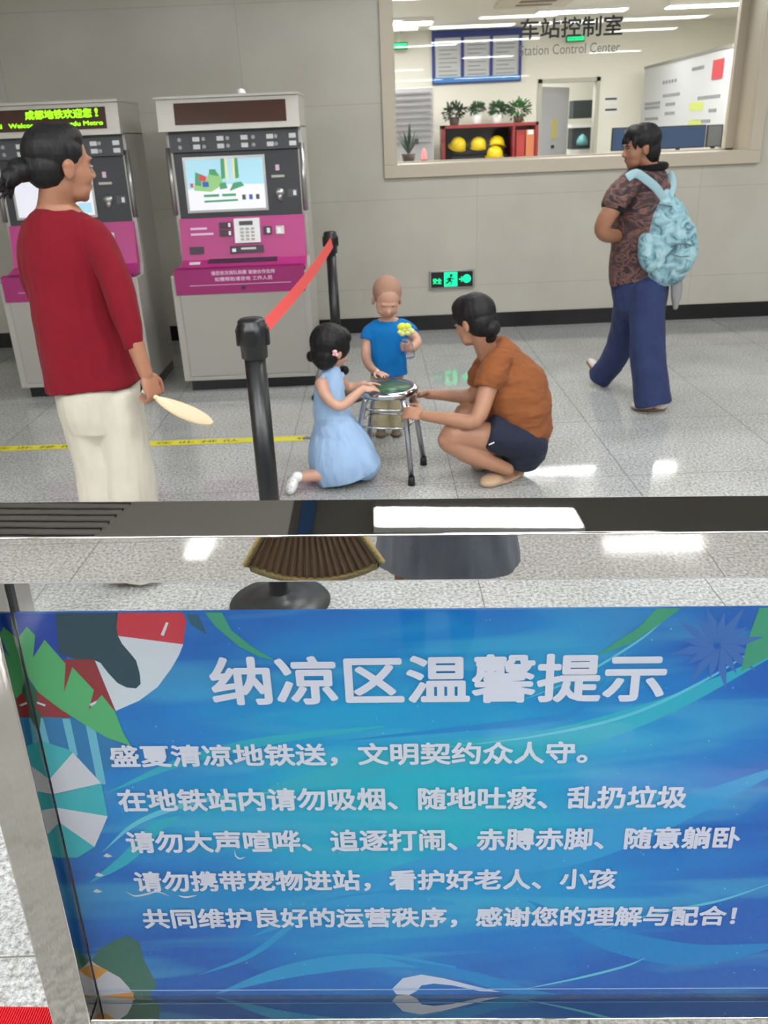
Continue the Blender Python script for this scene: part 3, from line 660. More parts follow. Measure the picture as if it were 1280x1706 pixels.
# ------------------------------------------------------------------ stanchions and belt
def stanchion(c, h, k, label):
    r = empty('belt_stanchion', (c.x, c.y, 0), label, 'stanchion', 'black belt stanchions')
    mb(BLACKP, True).lathe((c.x, c.y, 0), [(.185, 0), (.19, .006), (.186, .012), (.12, .026), (.045, .034), (.04, .05)], 48).build('base', r)
    mb(BLACKP, True).lathe((c.x, c.y, .03), [(.033*k, 0), (.033*k, h-.13)], 32).build('post', r)
    hd = mb(BLACKP, True).lathe((c.x, c.y, h-.13), [(.034*k, 0), (.04*k, .004), (.041*k, .045), (.045*k, .05), (.046*k, .11), (.042*k, .114), (.042*k, .125), (.034*k, .132), (.002, .132)], 32)
    hd.box((c.x-.014, c.y-.048*k, h-.085), (c.x+.014, c.y-.03*k, h-.028), .003).box((c.x-.016, c.y+.03, h-.09), (c.x+.016, c.y+.05, h-.025), .003).box((c.x-.05*k, c.y-.014, h-.085), (c.x-.03*k, c.y+.014, h-.028), .003).box((c.x+.03*k, c.y-.014, h-.085), (c.x+.05*k, c.y+.014, h-.028), .003)
    hd.build('belt_head', r)
    return r
S1 = Vector((-.405, 2.75, 0)); S2 = P(555, 470, 5.45); S2.z = 0
stanchion(S1, P(424, 531, 2.75).z, 1.08, 'black belt stanchion close behind the steel barrier')
stanchion(S2, P(554, 386, 5.45).z, .98, 'black belt stanchion in front of the wall beside the ticket machine')
BELT = mat('red_belt', rgb(214, 66, 62), .6, bump=.05, bscale=400)
a1 = P(438, 533, 2.79); a2 = P(447, 553, 2.79); b1 = P(551, 395, 5.41); b2 = P(555, 412, 5.41)
bm_ = mb(BELT)
for i in range(12):
    f0, f1 = i/12, (i+1)/12
    sag = lambda f: Vector((0, 0, -.02*4*f*(1-f)))
    bm_.face([a1.lerp(b1, f0)+sag(f0), a1.lerp(b1, f1)+sag(f1), a2.lerp(b2, f1)+sag(f1), a2.lerp(b2, f0)+sag(f0)])
bmesh.ops.remove_doubles(bm_.bm, verts=bm_.bm.verts[:], dist=1e-5)
bmesh.ops.solidify(bm_.bm, geom=bm_.bm.faces[:], thickness=.0015)
tag(bm_.build('barrier_belt'), 'red retractable belt stretched between the two black stanchions', 'belt')

# ------------------------------------------------------------------ steel and glass barrier
PSI = math.radians(1.25)
TAU = math.radians(1.5)
BE = Vector((math.cos(PSI)*math.cos(TAU), -math.sin(PSI)*math.cos(TAU), -math.sin(TAU))); BN = Vector((math.sin(PSI), math.cos(PSI), 0)); BU = BE.cross(BN); BO = Vector((0, .992, 0))
MBAR = Matrix(((BE.x, BN.x, BU.x, BO.x), (BE.y, BN.y, BU.y, BO.y), (BE.z, BN.z, BU.z, 0), (0, 0, 0, 1)))
def plane_pt(x, y, t):                # photo pixel -> (s, z) on the barrier plane at depth t behind the front face
    r = ray(x, y); k = (t+BO.dot(BN))/r.dot(BN); p = r*k+Vector((0, 0, HC)); return ((p-BO).dot(BE), (p-BO).dot(BU))
def bw(s, t, z): return BO+BE*s+BN*t+BU*z
s_post1, zr = plane_pt(151, 1704, 0); s_post0, _ = plane_pt(86, 1704, 0)
z_rail = plane_pt(640, 1699, 0)[1]
pw = s_post1-s_post0; SR = s_post1+1.42
bar = empty('steel_barrier', Vector((.2, 1.05, 0)), 'polished steel and glass barrier rail in the foreground', 'barrier')
mb(STEEL).xbox(MBAR, (s_post0-.0, 0, 1.049), (SR+pw, .118, 1.1195), .0025).build('top_rail', bar)
PD = .118
mb(STEELV).xbox(MBAR, (s_post0, 0, -.012), (s_post1, PD, 1.049), .003).build('post', bar)
mb(STEELV).xbox(MBAR, (SR, 0, 0), (SR+pw, PD, 1.049), .003).build('post', bar)
mb(STEEL).xbox(MBAR, (s_post1, 0, z_rail-.07), (SR, PD, z_rail), .0025).build('bottom_rail', bar)
tg = .02
mb(GLASS).face([bw(s_post1+.004, tg, z_rail), bw(SR-.004, tg, z_rail), bw(SR-.004, tg, 1.049), bw(s_post1+.004, tg, 1.049)]).build('glass_pane', bar, norm=False)
mb(RUBBER).xbox(MBAR, (s_post1, tg+.03, z_rail), (s_post1+.004, tg+.042, 1.049)).build('gasket', bar)

# poster standing on the bottom rail behind the glass
TP = .048
PZ1 = .9752; PZ0 = z_rail; PS0 = s_post1+.002; PS1 = SR-.002
po = empty('notice_poster', bw((PS0+PS1)/2, TP, PZ0), 'blue summer notice poster with white Chinese lettering behind the barrier glass', 'poster')
POST = bpy.data.materials.new('poster_print'); POST.use_nodes = True
def poster_mat(m):
    nt = m.node_tree; b = nt.nodes['Principled BSDF']; b.inputs['Roughness'].default_value = .4; b.inputs['Specular IOR Level'].default_value = .15
    tc = nt.nodes.new('ShaderNodeTexCoord')
    def mth(op, a_, b2=0.0):
        n = nt.nodes.new('ShaderNodeMath'); n.operation = op
        for i, v in enumerate((a_, b2)):
            if isinstance(v, bpy.types.NodeSocket): nt.links.new(v, n.inputs[i])
            else: n.inputs[i].default_value = v
        return n.outputs[0]
    n1 = nt.nodes.new('ShaderNodeTexNoise'); n1.inputs['Scale'].default_value = 3.0; n1.inputs['Detail'].default_value = 3
    mp = nt.nodes.new('ShaderNodeMapping'); mp.inputs['Rotation'].default_value = (0, math.radians(28), 0); mp.inputs['Scale'].default_value = (1, 1, 3.2)
    nt.links.new(tc.outputs['Object'], mp.inputs[0]); nt.links.new(mp.outputs[0], n1.inputs['Vector'])
    sx = nt.nodes.new('ShaderNodeSeparateXYZ'); nt.links.new(tc.outputs['Object'], sx.inputs[0])
    x_ = mth('ADD', sx.outputs[0], -PCX); z_ = mth('ADD', sx.outputs[2], -.45)
    d_ = mth('SQRT', mth('ADD', mth('POWER', mth('MULTIPLY', x_, 1.5), 2.0), mth('POWER', mth('MULTIPLY', z_, 2.1), 2.0)))
    d_ = mth('ADD', d_, mth('MULTIPLY', mth('ADD', n1.outputs[0], -.5), .85))
    cr = nt.nodes.new('ShaderNodeValToRGB'); e = cr.color_ramp.elements
    st = ((.12, rgb(14, 176, 198)), (.4, rgb(10, 156, 204)), (.68, rgb(14, 128, 200)), (.95, rgb(18, 98, 184)))
    while len(e) < 4: e.new(.5)
    for k, (p, c_) in enumerate(st): e[k].position = p; e[k].color = c_
    nt.links.new(d_, cr.inputs[0])
    n2 = nt.nodes.new('ShaderNodeTexNoise'); n2.inputs['Scale'].default_value = 2.2; n2.inputs['Detail'].default_value = 2; n2.inputs['Distortion'].default_value = .8
    mp2 = nt.nodes.new('ShaderNodeMapping'); mp2.inputs['Rotation'].default_value = (0, math.radians(22), 0); mp2.inputs['Scale'].default_value = (.8, 1, 6)
    nt.links.new(tc.outputs['Object'], mp2.inputs[0]); nt.links.new(mp2.outputs[0], n2.inputs['Vector'])
    r2 = nt.nodes.new('ShaderNodeValToRGB'); r2.color_ramp.elements[0].position = .5; r2.color_ramp.elements[0].color = (0, 0, 0, 1); r2.color_ramp.elements[1].position = .62; r2.color_ramp.elements[1].color = (.35, .35, .35, 1)
    nt.links.new(n2.outputs[0], r2.inputs[0])
    mi = nt.nodes.new('ShaderNodeMix'); mi.data_type = 'RGBA'; nt.links.new(r2.outputs[0], mi.inputs[0]); nt.links.new(cr.outputs[0], mi.inputs[6]); mi.inputs[7].default_value = rgb(80, 184, 210)
    nt.links.new(mi.outputs[2], b.inputs['Base Color'])
tmp_c = plane_pt(700, 1330, TP)
def origin_s(): return tmp_c[0]
mbd = mb(POST).xbox(MBAR, (PS0, TP, PZ0), (PS1, TP+.005, PZ1))
bo_ = mbd.build('poster_board', po)
PCX = (bw(tmp_c[0], TP, 0)-origin_of(po)).x
poster_mat(POST)
_n = [0]
def art(m_, pts_, layer):
    ps = []
    for (x, y) in pts_:
        s, z = plane_pt(x, y, TP); s = max(PS0, min(PS1, s)); z = max(PZ0, min(PZ1, z)); ps.append(bw(s, TP-.0003-.00015*layer, z))
    m_.face(ps); return m_
def pm(n, *c): return mat(n, rgb(*c), .4, spec=.15)
a_ = mb(pm('print_deep_blue', 22, 66, 168))
art(a_, [(16, 1022), (120, 1022), (110, 1110), (60, 1140), (20, 1130)], 0)
a_.use(pm('print_dark_teal', 38, 70, 84)); art(a_, [(93, 1020), (197, 1020), (194.6, 1043.5), (197, 1059), (203.6, 1072), (216.5, 1087), (227, 1100), (233, 1121), (234.6, 1139), (227, 1146.6), (211, 1145), (196, 1137.6), (180.5, 1121), (167.5, 1104), (158.5, 1100), (125, 1098), (98, 1087)], 1)
a_.use(pm('print_white', 208, 216, 224)); art(a_, [(197, 1059), (305.5, 1073), (299, 1090), (286, 1113), (263, 1144), (232, 1167), (193, 1184), (158.5, 1100), (167.5, 1104), (180.5, 1121), (196, 1137.6), (211, 1145), (227, 1146.6), (234.6, 1139), (233, 1121), (227, 1100), (216.5, 1087), (203.6, 1072)], 2)
a_.use(pm('print_red', 200, 52, 68)); art(a_, [(197, 1020), (304, 1020), (310.6, 1033), (305.5, 1073), (197, 1059), (194.6, 1043.5)], 3)
a_.use(MATS['print_white']); art(a_, [(277, 1036), (281, 1037), (273, 1059), (268, 1057)], 4)
a_.use(pm('print_dark_red', 146, 46, 54)); art(a_, [(104, 1098), (157, 1098), (193, 1184), (150, 1190), (100, 1150)], 3); art(a_, [(50, 1145), (80, 1150), (119, 1195.6), (66, 1194), (30, 1194)], 3)
a_.use(pm('print_tent_blue', 36, 120, 176)); art(a_, [(60, 1194), (119, 1196), (205, 1240), (212, 1262), (150, 1300), (100, 1310), (70, 1260)], 1)
a_.use(pm('print_light_stripe', 104, 182, 206)); art(a_, [(104, 1197), (117, 1197), (130, 1258), (118, 1258)], 4); art(a_, [(143, 1207), (160, 1218), (177, 1306), (163, 1306)], 4); art(a_, [(60, 1196), (72, 1196), (86, 1250), (70, 1250)], 4)
a_.use(pm('print_leaf', 84, 176, 112)); art(a_, [(19, 1022), (28, 1036), (24.5, 1061), (45, 1043.5), (59, 1057.7), (55.4, 1095), (74.8, 1065), (109.6, 1105), (107, 1153), (121, 1110.5), (157, 1149), (148, 1182), (170, 1157), (192, 1185), (206, 1221), (219, 1242), (180.5, 1229), (142, 1207), (103, 1182), (64.5, 1153), (38.7, 1127), (20, 1095)], 5)
a_.use(pm('print_dark_green', 40, 96, 74)); art(a_, [(20, 1075), (42, 1110), (48, 1130), (38, 1128), (22, 1100)], 6); art(a_, [(40, 1130), (62, 1150), (62, 1170), (52, 1182), (40, 1160)], 6); art(a_, [(50, 1175), (68, 1188), (68, 1200), (60, 1215)], 6)
a_.use(MATS['print_white']); art(a_, [(62, 1168), (77, 1173), (75, 1176), (62, 1171)], 7); art(a_, [(150, 1172), (162, 1166), (160, 1171), (152, 1176)], 7)
a_.use(pm('print_aqua', 56, 176, 186)); art(a_, [(60, 1233), (78, 1236), (115, 1248), (122, 1253), (77, 1296), (66, 1270)], 6); art(a_, [(169, 1304), (180, 1359), (93, 1345), (84, 1323)], 6); art(a_, [(93, 1370), (158, 1410), (129, 1428), (100, 1428), (86, 1400)], 6)
a_.use(pm('print_pale', 208, 208, 216)); art(a_, [(122, 1253), (169, 1304), (84, 1322), (77, 1296)], 6); art(a_, [(180, 1359), (158, 1410), (93, 1371), (93, 1345)], 6)
a_.use(pm('print_teal_ribbon', 60, 156, 120)); art(a_, [(341, 1020), (370, 1020), (386, 1050), (420, 1077), (460, 1101), (431, 1093), (399, 1077), (359, 1043)], 2); art(a_, [(1094.6, 1010), (1135.6, 1010), (1089.7, 1046), (1050, 1072), (991, 1093.5), (1024, 1070.5), (1063, 1046)], 2)
art(a_, [(1267, 1005), (1420, 1005), (1400, 1060), (1280, 1095), (1234, 1118), (1247, 1062)], 3)
a_.use(pm('print_navy_green', 30, 90, 112)); art(a_, [(311, 1022), (330, 1024), (345, 1057), (318, 1040)], 2)
a_.use(pm('print_lavender', 60, 112, 184))
for k in range(16):
    an = k*2*math.pi/16+.2; c0 = (1195, 1075); L_ = 80 if k % 2 else 60
    art(a_, [(c0[0]+6*math.cos(an-1.2), c0[1]+5*math.sin(an-1.2)), (c0[0]+L_*math.cos(an)*.55-7*math.sin(an), c0[1]+L_*math.sin(an)*.5+7*math.cos(an)), (c0[0]+L_*math.cos(an), c0[1]+L_*.95*math.sin(an)), (c0[0]+L_*math.cos(an)*.55+7*math.sin(an), c0[1]+L_*math.sin(an)*.5-7*math.cos(an))], 2+.1*k)
a_.use(pm('print_moss', 52, 108, 92)); art(a_, [(142, 1600), (165, 1582), (189, 1567), (213, 1558), (232, 1570), (240, 1600), (262, 1640), (250, 1664), (160, 1666)], 2)
a_.use(pm('print_ball', 196, 196, 204)); art(a_, [(150, 1600), (160, 1606), (180, 1617), (200, 1628), (215.6, 1645), (224, 1664), (164, 1667)], 3)
a_.use(pm('print_orange', 214, 148, 62)); art(a_, [(168, 1659), (223.6, 1652), (224, 1667), (165, 1668)], 4); art(a_, [(152, 1606), (180, 1616), (160, 1632)], 4)
a_.use(pm('print_wave', 200, 206, 222)); art(a_, [(653.5, 1647), (671.6, 1629), (702.5, 1623), (738.6, 1629), (790, 1642), (834, 1652), (800, 1650.6), (754, 1641), (723, 1638), (702.5, 1641), (695, 1650), (682, 1657), (661, 1656)], 3)
for (x, y) in ((180, 1425), (166, 1457), (163, 1484)): art(a_, [(x-8, y+1), (x-2, y-4), (x+8, y+1), (x, y+3)], 3)
def arc(cm, pts_, w_, layer):
    a_.use(cm)
    # Catmull-Rom through the points
    P_ = [Vector((p[0], p[1], 0)) for p in pts_]; P_ = [P_[0]*2-P_[1]]+P_+[P_[-1]*2-P_[-2]]; out = []
    for i in range(1, len(P_)-2):
        for k in range(8):
            t_ = k/8; p0, p1, p2, p3 = P_[i-1:i+3]
            out.append(.5*((2*p1)+(p2-p0)*t_+(2*p0-5*p1+4*p2-p3)*t_*t_+(3*p1-p0-3*p2+p3)*t_**3))
    out.append(P_[-2]); n = len(out); up = []; dn = []
    for i, p in enumerate(out):
        d_ = (out[min(i+1, n-1)]-out[max(i-1, 0)]).normalized(); q_ = Vector((-d_.y, d_.x, 0))*w_*math.sin(math.pi*(i+.3)/(n+.6))/2
        up.append(p+q_); dn.append(p-q_)
    for i in range(n-1): art(a_, [(up[i].x, up[i].y), (up[i+1].x, up[i+1].y), (dn[i+1].x, dn[i+1].y), (dn[i].x, dn[i].y)], layer)
L1_ = pm('print_swirl_light', 96, 194, 216); L2_ = pm('print_swirl_teal', 36, 172, 194); L3_ = pm('print_swirl_blue', 12, 134, 200); L4_ = pm('print_swirl_mid', 36, 154, 208)
arc(L2_, [(330, 1360), (520, 1300), (700, 1262), (900, 1240), (1100, 1180), (1290, 1090)], 46, .3)
arc(L4_, [(500, 1500), (760, 1440), (1000, 1400), (1300, 1280)], 60, .35)
arc(L3_, [(560, 1235), (760, 1215), (900, 1200), (960, 1185), (1010, 1130)], 12, .4)
arc(L1_, [(700, 1250), (900, 1225), (1050, 1190), (1180, 1130), (1290, 1060)], 5, .5)
arc(L1_, [(860, 1170), (960, 1130), (1060, 1070), (1110, 1030)], 4, .5)
arc(L2_, [(180, 1320), (300, 1270), (440, 1235), (640, 1210)], 16, .4)
arc(L1_, [(170, 1420), (230, 1370), (330, 1335), (450, 1320)], 9, .5)
arc(L2_, [(150, 1470), (210, 1430), (260, 1380), (300, 1360)], 22, .4)
arc(L3_, [(880, 1500), (1000, 1560), (1150, 1590), (1290, 1575)], 40, .4)
arc(L4_, [(420, 1560), (520, 1520), (640, 1500), (760, 1505)], 26, .4)
arc(L4_, [(330, 1625), (420, 1590), (500, 1530), (560, 1500)], 10, .5)
arc(L4_, [(360, 1655), (480, 1618), (620, 1600), (760, 1612)], 26, .45)
arc(L3_, [(640, 1595), (780, 1625), (900, 1660), (1000, 1662)], 20, .5)
arc(L1_, [(860, 1650), (960, 1630), (1040, 1610), (1075, 1596)], 4, .6)
arc(L1_, [(1000, 1550), (1100, 1520), (1200, 1500), (1290, 1470)], 4, .6)
arc(MATS['print_white'], [(210, 1485), (225, 1492), (245, 1489), (262, 1485), (282, 1492)], 3, 3); arc(MATS['print_white'], [(296, 1491), (310, 1494), (328, 1491)], 3, 3); arc(MATS['print_white'], [(391, 1415), (393, 1425), (400, 1430), (409, 1427)], 2.5, 3)
rs = random.Random(5)
a_.use(L1_)
for _ in range(110):
    x, y, q_ = rs.uniform(190, 1270), rs.uniform(1025, 1640), rs.uniform(.7, 1.8); art(a_, [(x-q_, y), (x, y-q_), (x+q_, y), (x, y+q_)], .7)
a_.build('illustration', po, norm=False)
# lettering
LET = mat('print_lettering', rgb(218, 219, 230), .4, spec=.15)
def pline(body, xl, yl_bot, xr, yr_bot, ytop_l, bold, name):
    A_ = plane_pt(xl, yl_bot, TP); B_ = plane_pt(xr, yr_bot, TP); C_ = plane_pt(xl, ytop_l, TP)
    m_ = mb(LET); o_ = bw(A_[0], TP-.0022, A_[1]); X_ = bw(B_[0], TP-.0022, B_[1])-o_
    add_text(m_, body, o_, X_, (0, 0, C_[1]-A_[1]), bold); return m_.build(name, po)
pline('纳凉区温馨提示', 356, 1174, 1105, 1167, 1093, .03, 'title_lettering')
pline('盛夏清凉地铁送，文明契约众人守。', 187, 1278, 978, 1271, 1240, .03, 'lettering_line')
pline('在地铁站内请勿吸烟、随地吐痰、乱扔垃圾', 201, 1351, 1142, 1345, 1313, .03, 'lettering_line')
pline('请勿大声喧哗、追逐打闹、赤膊赤脚、随意躺卧', 215, 1420, 1230, 1412, 1383, .03, 'lettering_line')
pline('请勿携带宠物进站，看护好老人、小孩', 228, 1485, 1025, 1480, 1450, .03, 'lettering_line')
pline('共同维护良好的运营秩序，感谢您的理解与配合！', 242, 1546, 1223, 1541, 1512, .03, 'lettering_line')
# pale line painting the highlight along the edge of the clear pocket
mb(mat('pocket_edge_glint', rgb(150, 180, 215), .15)).xbox(MBAR, (PS0+.003, TP-.0035, PZ0+.017), (PS1-.003, TP-.0025, PZ0+.0185)).build('highlight_strip', po)

# red ribbed mat on the floor
MAT_R = mat('red_ribbed_mat', rgb(190, 18, 30), .45)
c0 = G(-90, 1680); c1 = G(300, 1684); e_ = (c1-c0).normalized(); e_.z = 0; n_ = Vector((-e_.y, e_.x, 0))
m_ = mb(MAT_R); Lm = (c1-c0).length; nr = 95
for k in range(nr):
    x0 = k*Lm/nr; a0 = c0+e_*x0
    Mx = Matrix(((e_.x, n_.x, 0, a0.x), (e_.y, n_.y, 0, a0.y), (0, 0, 1, 0), (0, 0, 0, 1)))
    m_.xbox(Mx, (0, -.09, .002), (Lm/nr*.62, 0, .008)); m_.xbox(Mx, (0, -.09, 0), (Lm/nr, 0, .004))
tag(m_.build('floor_mat'), 'red ribbed mat on the floor in the lower left corner', 'mat')

# ------------------------------------------------------------------ steel stool
ST = P(647, 645, 4.03)
sc = Vector((ST.x, 4.03, 0)); zs = .455
stl = empty('metal_stool', sc, 'round chrome stool with four legs between the kneeling girl and the squatting person', 'stool')
def sq(p): return Vector(p)
m_ = mb(CHROME, True).lathe((sc.x, sc.y, zs-.03), [(.125, 0), (.146, .004), (.15, .018), (.147, .03), (.138, .036), (.125, .034), (.001, .03)], 48); m_.build('seat', stl)
SGN = mat('seat_green', rgb(52, 92, 62), .35, var=.5, vscale=30)
m_ = mb(SGN, True).lathe((sc.x, sc.y, zs+.001), [(.11, 0), (.11, .003), (.001, .0035)], 40); m_.build('seat_pad', stl)
feet = [G(587, 803), G(686, 808), G(706, 774)]; feet.append(feet[0]+feet[2]-feet[1]); ctr = sum(feet, Vector())/4
tops = []
LEG = mat('leg_steel', rgb(178, 180, 186), .22, 1.0)
for f in feet:
    d = (f-ctr).normalized(); tp_ = Vector((sc.x, sc.y, zs-.03))+d*.125; tops.append(tp_)
    lg = mb(LEG, True).tube([Vector((sc.x, sc.y, zs-.028))+d*.05, Vector((sc.x, sc.y, zs-.028))+d*.1, tp_+d*.006+Vector((0, 0, -.012)), tp_+d*.018+Vector((0, 0, -.05)), f+Vector((0, 0, .03))], .0138, 12).build('leg', stl)
    mb(RUBBER, True).tube([f+Vector((0, 0, .045)), f+Vector((0, 0, 0))], [.016, .019], 14).build('rubber_foot', lg)
for h, rr in ((.36, .006), (.275, .006)):
    k = [t_.lerp(f+Vector((0, 0, .03)), (zs-.04-h)/(zs-.07)) for t_, f in zip(tops, feet)]
    for i in range(4):
        a0, a1_ = k[i], k[(i+1) % 4]; mid = (a0+a1_)/2+((a0+a1_)/2-sum(k, Vector())/4).normalized()*.012
        mb(CHROME, True).tube([a0, (a0*.5+mid*.5), mid, (a1_*.5+mid*.5), a1_], rr, 8).build('stretcher', stl)
# ------------------------------------------------------------------ figures
EYE = Vector((0, 0, HC))
class Fig:
    """collects overlapping solids and fuses them into one continuous skin"""
    def __init__(s): s.bm = bmesh.new()
    def ell(s, c, r, rot=None, seg=20):
        Mx = Matrix.Translation(Vector(c)) @ (rot.to_4x4() if rot is not None else Matrix.Identity(4)) @ Matrix.Diagonal((r[0], r[1], r[2], 1))
        bmesh.ops.create_uvsphere(s.bm, u_segments=seg, v_segments=seg*2//3, radius=1, matrix=Mx); return s
    def cap(s, p, q, r1, r2, n=6):
        return s.limb3([(p, r1, r1), (q, r2, r2)])
    def limb3(s, nodes, flat=(False, False), view=None, seg=20, sub=4):
        """nodes: (point, half width across the view, half depth). Smoothly lofted"""
        pts = [Vector(n[0]) for n in nodes]; ra = [n[1] for n in nodes]; rb = [n[2] for n in nodes]; N = len(pts)
        def cr(a, i, t):
            p0 = a[max(i-1, 0)]; p1 = a[i]; p2 = a[i+1]; p3 = a[min(i+2, N-1)]
            return .5*((2*p1)+(p2-p0)*t+(2*p0-5*p1+4*p2-p3)*t*t+(3*p1-p0-3*p2+p3)*t**3)
        P_, A, B = [], [], []
        for i in range(N-1):
            for k in range(sub):
                t = k/sub; P_.append(cr(pts, i, t)); A.append(max(.002, cr(ra, i, t))); B.append(max(.002, cr(rb, i, t)))
        P_.append(pts[-1]); A.append(ra[-1]); B.append(rb[-1]); n = len(P_); rings = []
        for i, p in enumerate(P_):
            t = (P_[min(i+1, n-1)]-P_[max(i-1, 0)]).normalized()
            vd = (p-EYE).normalized() if view is None else view
            a = t.cross(vd)
            if a.length < .15: a = t.cross(Vector((0, 0, 1)))
            a.normalize(); b = t.cross(a).normalized()
            rings.append((p, a, b, A[i], B[i], t))
        R = [[s.bm.verts.new(p+a*math.cos(2*math.pi*k/seg)*x+b*math.sin(2*math.pi*k/seg)*y) for k in range(seg)] for p, a, b, x, y, t in rings]
        for i in range(n-1):
            for k in range(seg): s.bm.faces.new((R[i][k], R[i][(k+1) % seg], R[i+1][(k+1) % seg], R[i+1][k]))
        for q, e, sg, fl_ in ((R[0], rings[0], -1, flat[0]), (R[-1], rings[-1], 1, flat[1])):
            last = q
            if not fl_:
                p, a, b, x, y, t = e; m_ = min(x, y)
                for k2 in (1, 2, 3):
                    an = k2*math.pi/8; last2 = [s.bm.verts.new(p+t*sg*m_*math.sin(an)+(a*math.cos(2*math.pi*k/seg)*x+b*math.sin(2*math.pi*k/seg)*y)*math.cos(an)) for k in range(seg)]
                    for k in range(seg): s.bm.faces.new((last[k], last[(k+1) % seg], last2[(k+1) % seg], last2[k]))
                    last = last2
            s.bm.faces.new(last if sg > 0 else last[::-1])
        return s
    def limb(s, nodes, flat=(False, False), dr=1.0):
        """nodes: (photo x, photo y, depth, half width in photo pixels[, half depth in metres])"""
        L = []
        for n in nodes:
            p = P(n[0], n[1], n[2]); w_ = n[3]*mpp(p); L.append((p, w_, n[4] if len(n) > 4 else w_*dr))
        return s.limb3(L, flat)
    def hand(s, wrist, d, nrm, side, k=1.0, curl=.5, spread=1.0, thumb=.6):
        """d: towards the fingertips, nrm: out of the back of the hand, side: +1 / -1 which way the thumb lies (along d x nrm)"""
        d = Vector(d).normalized(); nrm = Vector(nrm); nrm = (nrm-d*nrm.dot(d)).normalized(); x = d.cross(nrm).normalized()*side; w_ = Vector(wrist)
        Rm = Matrix((x, d, nrm)).transposed()
        s.ell(w_+d*.045*k, (.04*k, .052*k, .015*k), Rm); s.ell(w_+d*.03*k+x*.012*k-nrm*.006*k, (.022*k, .035*k, .016*k), Rm)
        for (ox, ln, r) in ((.031, .070, .0082), (.0105, .078, .0085), (-.0105, .072, .0082), (-.030, .058, .0072)):
            p = w_+d*.082*k+x*ox*k; dd = (d+x*ox*3.0*spread).normalized(); b = dd; base = p-dd*.025*k; ax = x
            seg = [base, p]; rr = [r*k*1.05, r*k*1.05]
            for j, fl in enumerate((.42, .33, .25)):
                b = (Matrix.Rotation(-curl*(.9, 1.0, .7)[j], 3, d.cross(nrm)) @ b) if True else b
                p = p+b*ln*fl*k; seg.append(p); rr.append(r*k*(1, .93, .8)[j])
            s.limb3([(q, a, a) for q, a in zip(seg, rr)], seg=10, sub=2)
        p = w_+d*.02*k+x*.028*k; b = (d*.75+x*.75-nrm*.25*thumb).normalized()
        p2 = p+b*.036*k; b2 = (d*.95+x*.25-nrm*.5*thumb).normalized(); p3 = p2+b2*.03*k; p4 = p3+(d-nrm*.6*thumb).normalized()*.022*k
        s.limb3([(p, .013*k, .013*k), (p2, .0105*k, .0105*k), (p3, .0095*k, .0095*k), (p4, .008*k, .008*k)], seg=10, sub=2)
        return s
    def head(s, c, Rm, k=1.0, child=False):
        """c: centre of the head, Rm columns: right, forward, up"""
        c = Vector(c)
        def E(o, r): s.ell(c+Rm @ (Vector(o)*k), tuple(q*k for q in r), Rm)
        def C(a, b, r1, r2): s.limb3([(c+Rm @ (Vector(a)*k), r1*k, r1*k), (c+Rm @ (Vector(b)*k), r2*k, r2*k)], seg=12, sub=2)
        if child:
            E((0, -.012, .035), (.078, .092, .085)); E((0, .03, -.02), (.066, .06, .07)); E((0, .035, -.06), (.046, .042, .034)); E((0, .062, -.078), (.016, .014, .013))
            for q in (-1, 1): E((q*.036, .052, -.035), (.027, .026, .026)); E((q*.08, -.008, -.015), (.01, .017, .026))
            C((0, .085, -.005), (0, .096, -.024), .006, .010); E((0, .074, .018), (.045, .012, .012)); E((0, .083, -.05), (.016, .009, .007))
        else:
            E((0, -.014, .03), (.076, .096, .088)); E((0, .03, -.02), (.063, .063, .083)); E((0, .036, -.07), (.045, .046, .04)); E((0, .062, -.092), (.021, .019, .019))
            for q in (-1, 1):
                E((q*.032, .05, -.03), (.028, .032, .036)); E((q*.077, -.008, -.012), (.009, .02, .031)); E((q*.079, -.012, .004), (.011, .016, .014)); E((q*.011, .094, -.034), (.008, .009, .007))
                E((q*.022, .04, -.07), (.032, .036, .034))
            C((0, .084, .012), (0, .102, -.028), .0065, .0105); E((0, .08, .022), (.048, .015, .011)); E((0, .07, -.06), (.03, .02, .026))
        return s
    def shoe(s, toe, heel, k=1.0, w=.045, h=.06):
        toe = Vector(toe); heel = Vector(heel); d = (toe-heel).normalized(); u = Vector((0, 0, 1)); x = d.cross(u).normalized(); u = x.cross(d).normalized()
        Rm = Matrix((x, d, u)).transposed(); L = (toe-heel).length
        s.ell(heel+d*L*.18+u*h*.5, (w*.8, L*.2, h*.55), Rm); s.ell(heel+d*L*.5+u*h*.42, (w*.82, L*.38, h*.5), Rm); s.ell(heel+d*L*.74+u*h*.32, (w, L*.27, h*.36), Rm)
        return s
    def build(s, name, m, parent, vox=.005, smooth=4, wrinkle=None, label=None, cut=None, decim=None):
        bmesh.ops.recalc_face_normals(s.bm, faces=s.bm.faces[:])
        me = bpy.data.meshes.new(name); s.bm.to_mesh(me); s.bm.free()
        o = bpy.data.objects.new(name, me); COL.objects.link(o)
        r = o.modifiers.new('r', 'REMESH'); r.mode = 'VOXEL'; r.voxel_size = vox; r.use_smooth_shade = True
        if smooth:
            q = o.modifiers.new('s', 'SMOOTH'); q.factor = .5; q.iterations = smooth
        dg = bpy.context.evaluated_depsgraph_get(); dg.update()
        me2 = bpy.data.meshes.new_from_object(o.evaluated_get(dg)); bpy.data.objects.remove(o); bpy.data.meshes.remove(me)
        b = bmesh.new(); b.from_mesh(me2)
